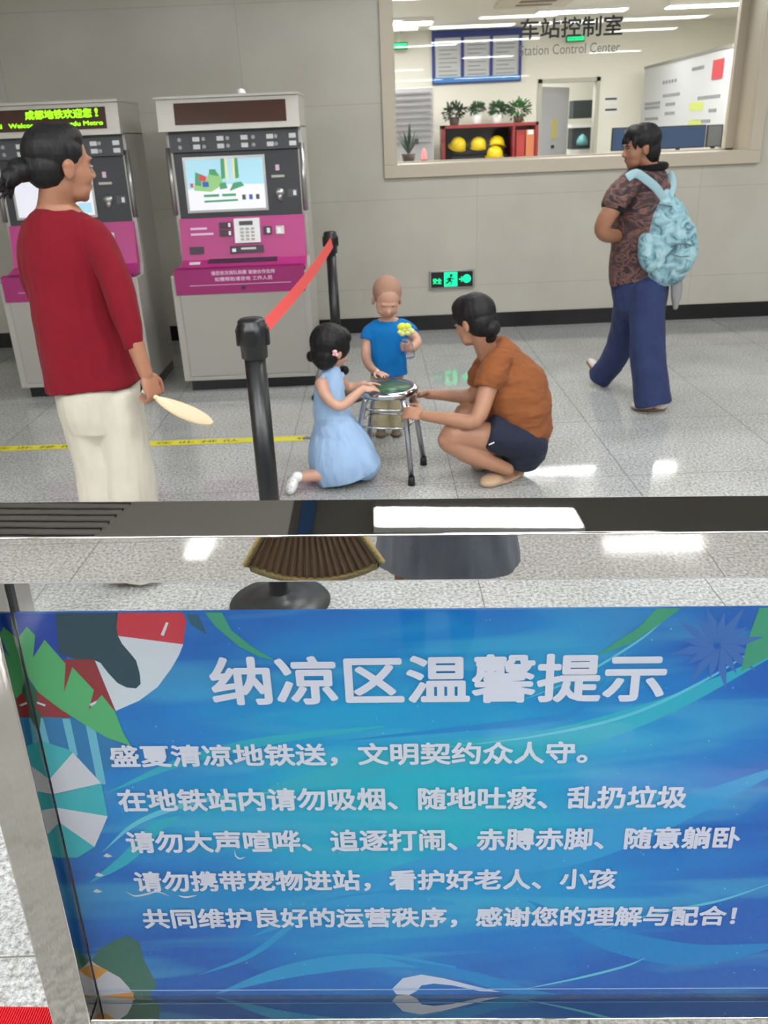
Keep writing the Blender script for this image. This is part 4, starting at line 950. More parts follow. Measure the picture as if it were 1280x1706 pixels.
        if wrinkle:                                    # cloth folds: (amplitude, scale, stretch vector)
            b.normal_update(); am, scl, stv = wrinkle
            for v in b.verts:
                q = Vector((v.co.x*stv[0], v.co.y*stv[1], v.co.z*stv[2]))*scl
                v.co += v.normal*am*(noise.noise(q)+.5*noise.noise(q*2.1+Vector((7, 3, 1)))+.28*noise.noise(q*4.6+Vector((2, 9, 4))))
        if cut:
            for co, no in cut:
                bmesh.ops.bisect_plane(b, geom=b.verts[:]+b.edges[:]+b.faces[:], plane_co=co, plane_no=no, clear_outer=True)
        o0 = origin_of(parent); bmesh.ops.translate(b, verts=b.verts[:], vec=-o0)
        for f in b.faces: f.smooth = True
        b.to_mesh(me2); b.free(); me2.name = name; me2.materials.clear(); me2.materials.append(m)
        ob = bpy.data.objects.new(name, me2); COL.objects.link(ob); ob.parent = parent
        if label: ob['label'] = label
        return ob
def frame(yaw, pitch=0, roll=0):
    """yaw: heading of the face in degrees (0 = +x, 90 = away from the camera); pitch: nod down; roll: tilt to its right"""
    f = Matrix.Rotation(math.radians(yaw-90), 3, 'Z') @ Matrix.Rotation(math.radians(-pitch), 3, 'X') @ Matrix.Rotation(math.radians(roll), 3, 'Y')
    return f
def features(c, Rm, k, body, eyem=True, child=False, closed=False):
    BR_ = BROWC if child else BROW
    c = Vector(c); T = lambda o: c+Rm @ (Vector(o)*k)
    zy = -.004 if child else 0; fy = .079 if child else .084; ey = .03 if child else .031
    for q in (-1, 1):
        if closed:
            mb(BROWC, True).tube([T((q*(ey-.013), fy-.002, -.010+zy)), T((q*ey, fy+.004, -.014+zy)), T((q*(ey+.014), fy-.006, -.010+zy))], .0018*k, 6).build('eyelashes', body)
        else:
            e = MB().use(EYEW, True).ell(T((q*ey, fy-.003, zy)), (.0125*k, .008*k, .0062*k), Rm, 12).build('eye', body)
            mb(EYED, True).ell(T((q*ey, fy+.003, zy)), (.0055*k, .003*k, .0058*k), Rm, 10).build('iris', e)
            mb(BROW, True).tube([T((q*(ey-.014), fy+.001, .002+zy)), T((q*ey, fy+.006, .0075+zy)), T((q*(ey+.015), fy-.006, .003+zy))], .0016*k, 6).build('eyelashes', body)
        mb(BR_, True).tube([T((q*(ey-.016), fy+.010, .018+zy)), T((q*ey, fy+.010, .024+zy)), T((q*(ey+.02), fy-.004, .019+zy))], [.0022*k, .0028*k, .0015*k], 6).build('eyebrow', body)
    lz = -.05 if child else -.062; ly = .0915 if child else .0905
    mb(LIP, True).ell(T((0, ly-.002, lz+.003)), (.017*k, .006*k, .0035*k), Rm, 12).ell(T((0, ly-.003, lz-.004)), (.014*k, .006*k, .004*k), Rm, 12).build('lips', body)
def skin(n, c):
    m = mat(n, rgb(*c), .5, var=.05, vscale=25, bump=.03, bscale=300); b = m.node_tree.nodes['Principled BSDF']
    b.inputs['Subsurface Weight'].default_value = .12; b.inputs['Subsurface Radius'].default_value = (1, .35, .2); b.inputs['Subsurface Scale'].default_value = .008
    return m
SK1 = skin('skin_tan', (158, 110, 84)); SK2 = skin('skin_warm', (168, 122, 96)); SKC = skin('skin_child', (194, 150, 128)); SK3 = skin('skin_brown', (152, 106, 80))
HAIR = mat('black_hair', rgb(20, 18, 19), .5, bump=.35, bscale=160, stretch=(1, 1, .12), spec=.3)
STUB = mat('short_hair_stubble', rgb(162, 124, 104), .8, bump=.4, bscale=500)
BROWC = mat('soft_brow', rgb(166, 124, 104), .7); BROW = mat('dark_brow', rgb(38, 28, 26), .7); EYEW = mat('eye_white', rgb(170, 160, 152), .4); EYED = mat('eye_dark', rgb(28, 20, 18), .2); LIP = mat('lip_red', rgb(160, 96, 84), .5)
def cloth(n, c, b_=.25, sc=220, var=.04): return mat(n, rgb(*c), .85, bump=b_, bscale=sc, var=var, vscale=12, sheen=.04, spec=.2)

# ---- person in red, standing left
REDC = cloth('red_cotton', (114, 14, 28)); PANTC = cloth('cream_linen', (190, 184, 168)); FANM = mat('straw_cream', rgb(222, 206, 172), .7, bump=.4, bscale=90, stretch=(6, 1, 1)); SHOEB = mat('brown_sandal', rgb(120, 85, 62), .6)
Y1 = 2.95
base = Vector((P(170, 660, Y1).x, Y1, 0))
p1 = empty('person', base, 'person in a red top and cream trousers holding a fan by the ticket machines', 'person')
hR = frame(40, 4, 0)
hc = P(103, 276, Y1); kh = 1.0
b = Fig().head(hc, hR, kh)
b.limb3([(hc+hR @ Vector((0, -.02, -.05)), .055, .055), (P(92, 345, Y1), .056, .056), (P(92, 375, Y1), .075, .07)])
zf = lambda x, Y: (x, Y)
b.limb([(100, 372, Y1, 45, .08), (105, 410, Y1, 62, .1), (125, 500, Y1, 52, .1), (148, 590, Y1, 58, .11), (160, 660, Y1, 62, .12)])
b.limb([(150, 400, Y1-.02, 22), (192, 455, Y1-.08, 19), (213, 530, Y1-.12, 17), (228, 580, Y1-.13, 14.5), (243, 622, Y1-.13, 11.5)])
b.limb([(55, 400, Y1+.02, 20), (60, 470, Y1+.1, 18), (90, 540, Y1+.22, 15), (130, 560, Y1+.28, 12), (155, 550, Y1+.3, 11)])
wr = P(243, 622, Y1-.13); fdir = (P(256, 655, Y1-.13)-wr)
b.hand(wr, fdir, Vector((.85, -.5, .1)), -1, .95, 1.0, .5)
b.hand(P(158, 550, Y1+.3), Vector((1, .2, .2)), Vector((0, 1, 0)), 1, .95, .5)
for sx_, yy in ((-.085, .0), (.085, .02)):
    q_ = (lambda x, y: P(x, y, Y1)); l_ = sx_ < 0; ft = Vector((P(210 if l_ else 238, 950, Y1).x, Y1+yy, .012))
    b.limb3([(q_(140 if l_ else 192, 660), .08, .085), (q_(158 if l_ else 210, 790), .052, .055), (q_(172 if l_ else 218, 840), .05, .052), (ft+Vector((0, 0, .06)), .035, .037)])
    b.shoe(ft+Vector((.12, .1, 0)), ft+Vector((-.05, -.03, 0)), h=.05)
b1 = b.build('body', SK1, p1, .0048)
features(hc, hR, kh, b1)
# hair with a low loose bun
h = Fig()
T = lambda o: hc+hR @ (Vector(o)*kh)
h.ell(T((0, -.026, .042)), (.086, .098, .086), hR); h.ell(T((0, -.055, -.005)), (.078, .066, .07), hR); h.ell(T((0, .008, .078)), (.072, .066, .052), hR); h.ell(T((.048, -.006, .045)), (.036, .056, .045), hR); h.ell(T((-.048, -.006, .045)), (.036, .056, .045), hR)
h.ell(T((0, -.085, .0)), (.045, .045, .04), hR); h.ell(T((0, -.13, -.015)), (.04, .045, .038), hR); h.ell(T((.01, -.165, -.035)), (.026, .035, .03), hR)
for i in range(16):
    a0 = T((random.uniform(-.03, .03), -.15-random.uniform(0, .03), -.03)); h.limb3([(a0, .007, .007), (a0+Vector((-.025*random.random()-.01, random.uniform(-.02, .02), -.03)), .005, .005), (a0+Vector((-.05*random.random()-.01, random.uniform(-.03, .03), -.05-.03*random.random())), .0025, .0025)], seg=6, sub=2)
h.build('hair', HAIR, b1, .004, 2, (.003, 30, (1, 1, .25)))
# top
t = Fig()
t.limb([(97, 350, Y1, 34, .065), (100, 372, Y1, 58, .09), (108, 410, Y1, 71, .115), (124, 490, Y1, 73, .125), (142, 570, Y1, 76, .135), (157, 640, Y1, 79, .14)], (True, True))
t.limb([(140, 385, Y1, 28), (165, 405, Y1-.03, 30), (192, 460, Y1-.08, 27), (212, 530, Y1-.12, 24), (226, 582, Y1-.13, 19)], (False, True))
t.limb([(62, 385, Y1, 26), (56, 420, Y1+.04, 24), (62, 475, Y1+.1, 22), (92, 540, Y1+.22, 19), (125, 556, Y1+.28, 16)], (False, True))
t.build('top', REDC, p1, .006, 5, (.012, 7, (1, 1, .45)))
# trousers: two wide legs
t = Fig()
t.limb([(160, 625, Y1, 68, .12), (163, 650, Y1, 70, .125), (167, 690, Y1, 66, .12)], (True, False))
q0, q1 = base+Vector((-.1, 0, 0)), base+Vector((.085, .02, 0))
def leg(nodes): t.limb3([(Vector(n[0]), n[1], n[2]) for n in nodes], (False, True))
pl_ = lambda x, y: P(x, y, Y1)
leg([(pl_(136, 665), .085, .11), (pl_(143, 720), .08, .1), (pl_(158, 780), .075, .095), (pl_(170, 832), .08, .095), (pl_(190, 905), .085, .09), (Vector((pl_(205, 950).x, Y1, .05)), .09, .09)])
leg([(pl_(196, 665), .09, .11), (pl_(203, 720), .092, .105), (pl_(211, 780), .095, .1), (pl_(216, 832), .1, .1), (pl_(229, 905), .1, .095), (Vector((pl_(238, 950).x, Y1+.02, .05)), .1, .095)])
t.build('trousers', PANTC, p1, .006, 4, (.012, 9, (1, 1, .3)))
# fan in the hand
fo = empty('hand_fan', P(290, 680, Y1-.13), 'cream straw hand fan held by the person in red', 'fan')
f0, f1 = P(237, 651, Y1-.13), P(352, 706, Y1-.17); dx = (f1-f0).normalized(); up = Vector((.1, .85, -.12)); up = (up-dx*up.dot(dx)).normalized(); nn = dx.cross(up).normalized()
m_ = mb(FANM, True); m_.tube([f0, f0+dx*.06, f0+dx*.12], [.007, .008, .006], 10); m_.build('handle', fo)
m_ = mb(FANM); Lf = (f1-f0).length; cF = f0+dx*(Lf*.64); out = []
for k in range(40):
    an = 2*math.pi*k/40; r_ = 1+.0*k; out.append((math.cos(an)*Lf*.37*(1 if math.cos(an) > 0 else 1.15), math.sin(an)*.082*(1-.18*max(0, -math.cos(an)))))
vs = []
for sgn in (1, -1): vs.append([m_.bm.verts.new(cF+dx*a+up*b_+nn*.0025*sgn) for a, b_ in out])
m_.bm.faces.new(vs[0]); m_.bm.faces.new(vs[1][::-1])
for k in range(40): m_.bm.faces.new((vs[0][k], vs[1][k], vs[1][(k+1) % 40], vs[0][(k+1) % 40]))
m_.build('blade', fo)
m_ = mb(mat('fan_rim', rgb(196, 172, 132), .7), True); m_.tube([cF+dx*a+up*b_ for a, b_ in out]+[cF+dx*out[0][0]+up*out[0][1]], .0035, 6); m_.build('rim', fo)

# ---- squatting person in orange tee
ORC = cloth('ochre_tee', (132, 78, 44)); NAV = cloth('navy_shorts', (36, 40, 56)); SAN = mat('tan_shoe', rgb(190, 160, 130), .5); PINKC = mat('pink_clip', rgb(228, 170, 175), .4)
Y2 = 3.86
base = G(850, 800); base.z = 0
p2 = empty('person', base, 'person squatting in an ochre tee and navy shorts holding the chrome stool', 'person')
hR2 = frame(138, 16, 0)
hc2 = P(789, 535, 3.92)
b = Fig().head(hc2, hR2, .97)
b.limb3([(hc2+hR2 @ Vector((0, -.03, -.05)), .05, .05), (P(812, 585, 3.94), .052, .052), (P(832, 608, 3.93), .06, .06)])
b.limb([(835, 608, 3.92, 24, .09), (855, 640, 3.92, 44, .15), (865, 690, 3.93, 42, .14), (868, 730, 3.95, 42, .15)])
# near arm (left) and far arm
b.limb([(822, 622, 3.78, 19), (812, 650, 3.75, 16), (792, 700, 3.70, 13.5), (750, 698, 3.74, 11.5), (708, 693, 3.80, 8.5)])
b.limb([(806, 612, 4.08, 18), (798, 645, 4.10, 14), (782, 660, 4.12, 12.5), (740, 658, 4.13, 9.5), (712, 657, 4.12, 8)])
b.hand(P(706, 692, 3.81), P(660, 684, 3.86)-P(706, 692, 3.81), Vector((-.1, -.6, .7)), 1, .92, .55, .9)
b.hand(P(712, 657, 4.12), P(690, 658, 4.08)-P(712, 657, 4.12), Vector((.1, .6, .7)), -1, .9, .8, .8)
# near leg
b.limb([(868, 735, 3.84, 27, .085), (810, 728, 3.80, 25, .075), (763, 722, 3.78, 24, .07), (752, 735, 3.78, 21, .06)])
b.limb([(750, 733, 3.78, 21, .06), (785, 756, 3.78, 18, .058), (822, 772, 3.79, 13, .042), (846, 782, 3.80, 10.5, .034)])
b.limb([(868, 725, 4.03, 25, .085), (815, 705, 4.08, 22, .07), (778, 690, 4.10, 20, .06), (772, 700, 4.10, 17, .05)])
b.limb([(772, 697, 4.10, 17, .05), (795, 735, 4.08, 15, .05), (812, 768, 4.06, 10, .036)])
b.shoe(G(808, 812)+Vector((0, 0, .01)), G(868, 794)+Vector((0, .02, .01)), w=.042, h=.062)
b.shoe(G(790, 783)+Vector((0, 0, .01)), G(838, 772)+Vector((0, .0, .01)), w=.042, h=.062)
b2 = b.build('body', SK2, p2, .0048)
features(hc2, hR2, .97, b2)
h = Fig(); T = lambda o: hc2+hR2 @ (Vector(o)*.97)
h.ell(T((0, -.024, .038)), (.088, .1, .092), hR2); h.ell(T((0, -.05, -.01)), (.08, .072, .075), hR2); h.ell(T((.048, .012, .04)), (.036, .062, .05), hR2); h.ell(T((-.048, .012, .04)), (.036, .062, .05), hR2); h.ell(T((0, .02, .072)), (.076, .07, .056), hR2); h.ell(T((0, -.09, -.05)), (.045, .045, .04), hR2)
qn = P(816, 560, 3.88); h.ell(qn, (.036, .034, .032))
h.build('hair', HAIR, b2, .004, 3, (.002, 30, (1, 1, .3)))
m_ = mb(PINKC, True).ell(P(816, 549, 3.85), (.014, .012, .012)); m_.build('hair_clip', b2)
t = Fig()
t.limb([(820, 575, 3.94, 22, .065), (828, 584, 3.94, 31, .09), (838, 605, 3.93, 40, .13), (853, 645, 3.92, 58, .18), (864, 690, 3.92, 56, .18), (866, 722, 3.94, 50, .18)], (True, True))
t.limb([(880, 640, 3.93, 25, .12), (892, 685, 3.94, 26, .13), (888, 722, 3.95, 24, .12)], (False, False))
t.limb([(832, 600, 3.80, 22), (820, 625, 3.77, 25), (812, 648, 3.75, 22)], (False, True))
t.limb([(815, 600, 4.06, 20), (800, 622, 4.09, 21), (797, 640, 4.1, 19)], (False, True))
t.build('tee', ORC, p2, .006, 5, (.014, 8, (.5, 1, 1.5)))
t = Fig()
t.limb([(872, 728, 3.93, 42, .19), (872, 745, 3.93, 40, .17)], (False, False))
t.limb([(880, 738, 3.84, 31, .1), (845, 728, 3.80, 33, .1), (812, 718, 3.79, 31, .095)], (False, True))
t.limb([(880, 725, 4.03, 30, .1), (835, 708, 4.07, 29, .09), (802, 698, 4.09, 26, .085)], (False, True))
sh_ = t.build('shorts', NAV, p2, .006, 5, (.006, 10, (1, 1, 1)))
p_a = P(815, 741, 3.688); p_b = P(824, 737, 3.692); m_ = mb(WHITE); m_.tube([p_a, p_b], .003, 6); m_.build('small_logo', sh_)
for tp, hl, fl in ((G(806, 813), G(870, 793)+Vector((0, .02, 0)), .0), (G(789, 784), G(839, 772), 0)):
    s_ = Fig(); tp = tp+Vector((0, 0, .004)); hl = hl+Vector((0, 0, .004)); d = (tp-hl).normalized(); x = d.cross(Vector((0, 0, 1))).normalized(); Rm = Matrix((x, d, Vector((0, 0, 1)))).transposed(); L = (tp-hl).length
    s_.ell(hl+d*L*.5+Vector((0, 0, .006)), (.046, L*.53, .01), Rm); s_.ell(tp-d*L*.22+Vector((0, 0, .022)), (.048, L*.27, .032), Rm); s_.ell(hl+d*L*.1+Vector((0, 0, .03)), (.036, L*.15, .036), Rm)
    s_.limb3([(hl+d*L*.12-x*.04+Vector((0, 0, .03)), .008, .008), (hl+d*L*.35-x*.036+Vector((0, 0, .06)), .006, .006), (hl+d*L*.5+Vector((0, 0, .078)), .006, .006), (hl+d*L*.35+x*.036+Vector((0, 0, .06)), .006, .006), (hl+d*L*.12+x*.04+Vector((0, 0, .03)), .008, .008)], seg=8)
    s_.build('shoe', SAN, p2, .004, 3)

# ---- kneeling girl in the blue dress
DRS = cloth('pale_blue_dress', (152, 180, 212), .15); CLOG = mat('white_clog', rgb(228, 230, 228), .4)
base = G(565, 795); base.z = 0
p3 = empty('person', base, 'person kneeling in a pale blue sleeveless dress with hands on the stool', 'person')
hR3 = frame(38, 14, 0); hc3 = P(553, 582, 3.98); k3 = .90
b = Fig().head(hc3, hR3, k3, True)
b.limb3([(hc3+hR3 @ Vector((0, -.015, -.045)), .033, .033), (P(549, 622, 3.98), .034, .034), (P(548, 636, 3.97), .05, .045)])
b.limb([(549, 634, 3.97, 20, .05), (548, 660, 3.96, 25, .065), (550, 690, 3.95, 24, .065), (556, 725, 3.95, 34, .09)])
b.limb([(536, 640, 3.87, 11.5), (545, 662, 3.84, 9.5), (566, 677, 3.83, 8.5), (588, 662, 3.86, 8), (604, 648, 3.9, 6.2)])
b.limb([(566, 634, 4.06, 10), (578, 645, 4.1, 9), (592, 645, 4.1, 8), (606, 640, 4.08, 6)])
b.hand(P(603, 649, 3.9), P(640, 645, 3.96)-P(603, 649, 3.9), Vector((0, -.3, 1)), -1, .66, .22, 1)
b.hand(P(606, 640, 4.08), P(634, 638, 4.08)-P(606, 640, 4.08), Vector((0, .2, 1)), 1, .62, .22, 1)
b.limb([(560, 735, 3.88, 22), (590, 765, 3.88, 20), (606, 782, 3.88, 17)]); b.limb([(566, 735, 4.02, 22), (596, 760, 4.03, 20), (612, 775, 4.03, 16)])
b.limb([(604, 784, 3.89, 15), (565, 788, 3.86, 14), (530, 791, 3.84, 11.5), (500, 795, 3.83, 8)]); b.limb([(610, 777, 4.03, 15), (575, 780, 4.03, 13), (540, 783, 4.03, 10)])
ft0 = P(497, 797, 3.83); 
b.limb3([(ft0, .022, .022), (ft0+Vector((-.025, -.01, -.02)), .026, .026), (P(484, 818, 3.8), .022, .02)])
b3 = b.build('body', SKC, p3, .0042)
features(hc3, hR3, k3, b3, child=True)
h = Fig(); T = lambda o: hc3+hR3 @ (Vector(o)*k3)
h.ell(T((0, -.024, .04)), (.09, .098, .088), hR3); h.ell(T((0, -.04, -.03)), (.076, .066, .07), hR3); h.ell(T((.05, .01, .02)), (.035, .058, .06), hR3); h.ell(T((-.05, .01, .02)), (.035, .058, .06), hR3); h.ell(T((0, .03, .07)), (.07, .06, .05), hR3)
h.ell(P(519, 594, 3.98), (.024, .024, .026)); h.ell(P(575, 617, 4.08), (.02, .02, .024)); h.ell(P(527, 582, 3.98), (.03, .03, .03))
h.ell(T((.02, -.06, -.07)), (.045, .035, .035), hR3)
h.build('hair', HAIR, b3, .004, 2, (.004, 25, (1, 1, .3)))
mb(PINKC, True).ell(P(558, 586, 3.87), (.012, .006, .009)).ell(P(561, 591, 3.87), (.009, .006, .009)).ell(P(556, 591, 3.87), (.006, .006, .006)).build('hair_clip', b3)
t = Fig()
t.limb([(552, 621, 3.97, 17, .05), (550, 638, 3.97, 23.5, .064), (548, 656, 3.96, 25, .068), (551, 680, 3.95, 28, .075), (556, 700, 3.95, 33, .1), (562, 730, 3.94, 47, .14), (570, 765, 3.93, 55, .16), (577, 790, 3.93, 52, .14)], (False, True))
t.limb([(560, 720, 3.93, 38, .12), (590, 755, 3.93, 36, .13), (606, 772, 3.93, 28, .13)], (False, False))
for x_, y_, yy in ((537, 640, 3.9), (566, 640, 4.02)):
    t.limb([(x_+3, 648, yy, 7, .02), (x_, 634, yy, 5.5, .012), (x_+4, 624, yy+.02, 5.5, .012)], (False, False))
fl0 = Vector((0, 0, .004))
t.build('dress', DRS, p3, .005, 4, (.008, 14, (1, 1, .35)), cut=[(fl0, Vector((0, 0, -1)))])
s_ = Fig(); a0 = P(492, 793, 3.82); a1 = P(482, 822, 3.8)
dd = (a1-a0).normalized(); ss = Vector((0, 1, 0)); nn_ = dd.cross(ss).normalized(); Rm = Matrix((ss, dd, nn_)).transposed()
s_.ell((a0+a1)/2, (.036, (a1-a0).length*.55, .028), Rm); s_.ell(a0+Vector((.01, 0, -.005)), (.03, .025, .026))
cl = s_.build('clog', CLOG, p3, .004, 3)
m_ = mb(mat('clog_hole', rgb(150, 152, 152), .6), True)
for (x_, y_) in ((482, 803), (486, 811), (480, 815), (488, 801), (484, 820)): m_.ell(P(x_, y_, 3.775), (.0035, .003, .0035), None, 8)
m_.build('vent_hole', cl)
s_ = Fig(); s_.ell(P(530, 787, 4.05), (.045, .035, .03)); s_.build('clog', CLOG, p3, .004, 3)

# ---- toddler in the blue tee
BT = cloth('bright_blue_tee', (14, 110, 178), .15); BEI = cloth('beige_trousers', (196, 186, 152), .2)
Y4 = 4.6
base = G(648, 722); base.z = 0
p4 = empty('person', base, 'person, a toddler in a bright blue tee behind the chrome stool', 'person')
hR4 = frame(-84, 26, -4); hc4 = P(645, 499, Y4); k4 = .93
b = Fig().head(hc4, hR4, k4, True)
b.limb3([(hc4+hR4 @ Vector((0, -.015, -.04)), .034, .034), (P(648, 532, Y4+.03), .034, .034), (P(648, 545, Y4+.03), .06, .045)])
b.limb([(648, 542, Y4+.03, 26, .05), (648, 580, Y4+.02, 26, .062), (648, 620, Y4+.01, 25, .06), (648, 650, Y4, 22, .06)])
b.limb([(617, 552, Y4+.02, 10), (611, 578, Y4, 8.5), (611, 598, Y4-.06, 8), (618, 612, Y4-.2, 7), (628, 620, Y4-.34, 5.8)])
b.hand(P(628, 620, Y4-.34), P(660, 631, Y4-.5)-P(628, 620, Y4-.34), Vector((0, 0, 1)), 1, .62, .12, 1)
b.limb([(680, 550, Y4+.02, 9.5), (694, 566, Y4-.04, 8.2), (692, 576, Y4-.1, 7.5), (684, 582, Y4-.14, 6)])
b.hand(P(688, 578, Y4-.13), Vector((-.8, -.35, .1)), Vector((.1, -1, .1)), 1, .6, .95, .8)
for xx in (-.045, .045):
    b.limb3([(base+Vector((xx*.8, 0, .31)), .044, .044), (base+Vector((xx, 0, .18)), .042, .042), (base+Vector((xx, 0, .05)), .03, .03)])
b4 = b.build('body', SKC, p4, .0042)
features(hc4, hR4, k4, b4, child=True, closed=True)
h = Fig(); T = lambda o: hc4+hR4 @ (Vector(o)*k4)
h.ell(T((0, -.022, .042)), (.0795, .0875, .0825), hR4); h.ell(T((0, -.05, .0)), (.07, .055, .06), hR4)
h.build('hair', STUB, b4, .004, 2)
t = Fig()
t.limb([(648, 533, Y4+.03, 20, .045), (648, 542, Y4+.03, 33, .06), (648, 560, Y4+.02, 35, .075), (648, 595, Y4+.01, 31, .085), (649, 624, Y4, 30, .09)], (True, True))
t.limb([(628, 545, Y4+.02, 13), (616, 555, Y4+.02, 13), (612, 566, Y4+.01, 12)], (False, True))
t.limb([(668, 543, Y4+.02, 13), (680, 549, Y4+.02, 13), (688, 557, Y4-.01, 12)], (False, True))
t.build('tee', BT, p4, .0045, 4, (.005, 14, (1, 1, .5)))
t = Fig()
t.limb3([(base+Vector((0, 0, .39)), .09, .08), (base+Vector((0, 0, .26)), .092, .085)])
for xx in (-.045, .045): t.limb3([(base+Vector((xx, 0, .3)), .055, .07), (base+Vector((xx, 0, .16)), .054, .065), (base+Vector((xx*.98, 0, .045)), .046, .05)], (False, True))
t.build('trousers', BEI, p4, .005, 4, (.006, 14, (1, 1, .8)))
for xx in (-.045, .045):
    s_ = Fig(); s_.shoe(base+Vector((xx, -.09, .003)), base+Vector((xx, .04, .003)), w=.032, h=.045); s_.build('shoe', mat('toddler_shoe', rgb(120, 108, 90), .6) if xx < 0 else MATS['toddler_shoe'], p4, .004, 2)
# bubble toy in the hand
ty = empty('toy_bottle', P(680, 585, Y4-.18), 'clear toy bottle with a yellow green flower top held by the toddler in blue', 'toy')
q = P(683, 590, Y4-.18); q2 = P(678, 562, Y4-.18); ax = (q2-q).normalized()
Rz = Vector((0, 0, 1)).rotation_difference(ax).to_matrix()
CLR = glass_mat('clear_toy_plastic', (.93, .93, .99, 1), .6)
mb(CLR, True).lathe(q, [(.024, -.02), (.027, -.01), (.026, .05), (.018, .065), (.012, .085)], 20, Rz).build('bottle', ty)
YG_ = mat('lime_plastic', rgb(212, 224, 60), .4); YG2 = mat('pale_lime_plastic', rgb(222, 226, 140), .4)
m_ = mb(YG_, True); c_ = P(675, 548, Y4-.2)
m_.ell(c_+Vector((-.015, 0, .012)), (.026, .02, .02)).ell(c_+Vector((.012, 0, .012)), (.022, .018, .018)); m_.build('flower_top', ty)
m_ = mb(YG2, True)
for k in range(6): m_.ell(c_+Vector((math.cos(k)*.03+.005, -.005, math.sin(k*1.1)*.012-.012)), (.016, .012, .013))
m_.build('petal', ty)

# ---- walking person with the backpack
TEE = None
def pattern_mat():
    return ramp_mat('patterned_blouse', 7.0, [(.0, rgb(46, 38, 36)), (.38, rgb(60, 48, 48)), (.47, rgb(92, 64, 66)), (.52, rgb(128, 90, 76)), (.55, rgb(80, 58, 60)), (.64, rgb(42, 36, 36)), (1, rgb(88, 62, 66))], .85, .1, (1, 1, 1.7), 4, 2.2)
BLO = pattern_mat(); JEAN = cloth('blue_denim', (46, 56, 92), .2, 300, .12)
PACK = ramp_mat('backpack_print', 16, [(.0, rgb(44, 68, 76)), (.34, rgb(74, 104, 114)), (.44, rgb(122, 162, 172)), (.56, rgb(146, 184, 192)), (.7, rgb(176, 198, 200)), (1, rgb(98, 140, 150))], .7, .2, (1, 1, 1), 5, 1.2)
STRAP = mat('pale_blue_strap', rgb(150, 182, 190), .7, bump=.2, bscale=200); UMB = cloth('grey_nylon', (138, 138, 136)); BLK = cloth('black_rib', (22, 20, 22)); SHW = mat('white_slip_on', rgb(214, 202, 196), .5); SOLE = mat('brown_sole', rgb(120, 84, 62), .6)
Y5 = 5.05
A_heel, A_toe = G(1110, 684), G(1052, 683); B_heel = G(1006, 641); B_toe = P(976, 604, B_heel.y+.02)
base = Vector(((A_heel.x+B_heel.x)/2, (A_heel.y+B_heel.y)/2, 0))
p5 = empty('person', base, 'person walking in a patterned blouse and wide blue jeans by the wall', 'person')
hR5 = frame(186, 6, 0); hc5 = P(1066, 246, Y5); k5 = .93
b = Fig().head(hc5, hR5, k5)
b.limb3([(hc5+hR5 @ Vector((0, -.02, -.045)), .05, .05), (P(1084, 283, Y5), .052, .052), (P(1080, 300, Y5), .08, .075)])
b.limb([(1080, 300, Y5, 28, .09), (1072, 340, Y5, 38, .12), (1066, 400, Y5+.02, 36, .11), (1064, 455, Y5+.05, 36, .11), (1066, 480, Y5+.06, 36, .11)])
b.limb([(1044, 316, Y5-.14, 13), (1022, 345, Y5-.19, 15), (1004, 378, Y5-.18, 13.5), (1012, 392, Y5-.14, 12), (1036, 392, Y5-.0, 9.5)])
b.limb([(1060, 312, Y5+.2, 15), (1040, 350, Y5+.24, 13), (1022, 385, Y5+.2, 12), (1030, 395, Y5+.1, 10)])
b.hand(P(1036, 392, Y5-.02), Vector((.6, .8, 0)), Vector((-.3, .2, 1)), 1, .9, .7)
b.hand(P(1032, 396, Y5+.1), Vector((.3, -.9, 0)), Vector((-1, 0, .1)), 1, .9, .7)
kA = P(1078, 570, 4.95); kB = P(1030, 560, 5.28)
b.limb3([(P(1078, 505, 5.02), .08, .08), (kA, .055, .055), (A_heel+Vector((-.03, .0, .1)), .036, .036)])
b.limb3([(P(1050, 505, 5.12), .075, .08), (P(1038, 560, 5.26), .05, .05), (B_heel+Vector((-.01, 0, .1)), .036, .036)])
b.shoe(A_toe+Vector((.01, 0, .012)), A_heel+Vector((-.01, 0, .012)), w=.036, h=.06); b.shoe(B_toe+Vector((.01, 0, .01)), B_heel+Vector((0, 0, .02)), w=.034, h=.055)
b5 = b.build('body', SK3, p5, .005)
features(hc5, hR5, k5, b5)
h = Fig(); T = lambda o: hc5+hR5 @ (Vector(o)*k5)
h.ell(T((0, -.03, .045)), (.086, .097, .084), hR5); h.ell(T((0, -.06, -.02)), (.076, .06, .085), hR5); h.ell(T((0, .02, .082)), (.074, .066, .046), hR5); h.ell(T((0, -.075, -.07)), (.04, .04, .05), hR5)
for q_ in (-1, 1): h.ell(T((q_*.052, -.01, .05)), (.034, .055, .048), hR5); h.limb3([(T((q_*.05, .04, .07)), .022, .022), (T((q_*.062, .056, .03)), .012, .012), (T((q_*.064, .05, .0)), .006, .006)])
for q_ in (-.03, -.01, .012, .032): h.limb3([(T((q_, .06, .085)), .016, .016), (T((q_*1.1, .084, .05)), .008, .008), (T((q_*1.2, .09, .032)), .004, .004)])
h.build('hair', HAIR, b5, .004, 2, (.003, 28, (1, 1, .3)))
t = Fig()
t.limb([(1087, 278, Y5, 20, .07), (1084, 288, Y5, 30, .1), (1078, 304, Y5, 44, .15), (1072, 340, Y5, 50, .16), (1066, 400, Y5+.02, 47, .15), (1066, 455, Y5+.05, 50, .155), (1067, 466, Y5+.05, 50, .16)], (True, True))
t.limb([(1050, 306, Y5-.13, 20), (1030, 330, Y5-.17, 21), (1021, 349, Y5-.18, 20)], (False, True)); t.limb([(1064, 306, Y5+.18, 18), (1046, 340, Y5+.22, 18), (1038, 355, Y5+.23, 17)], (False, True))
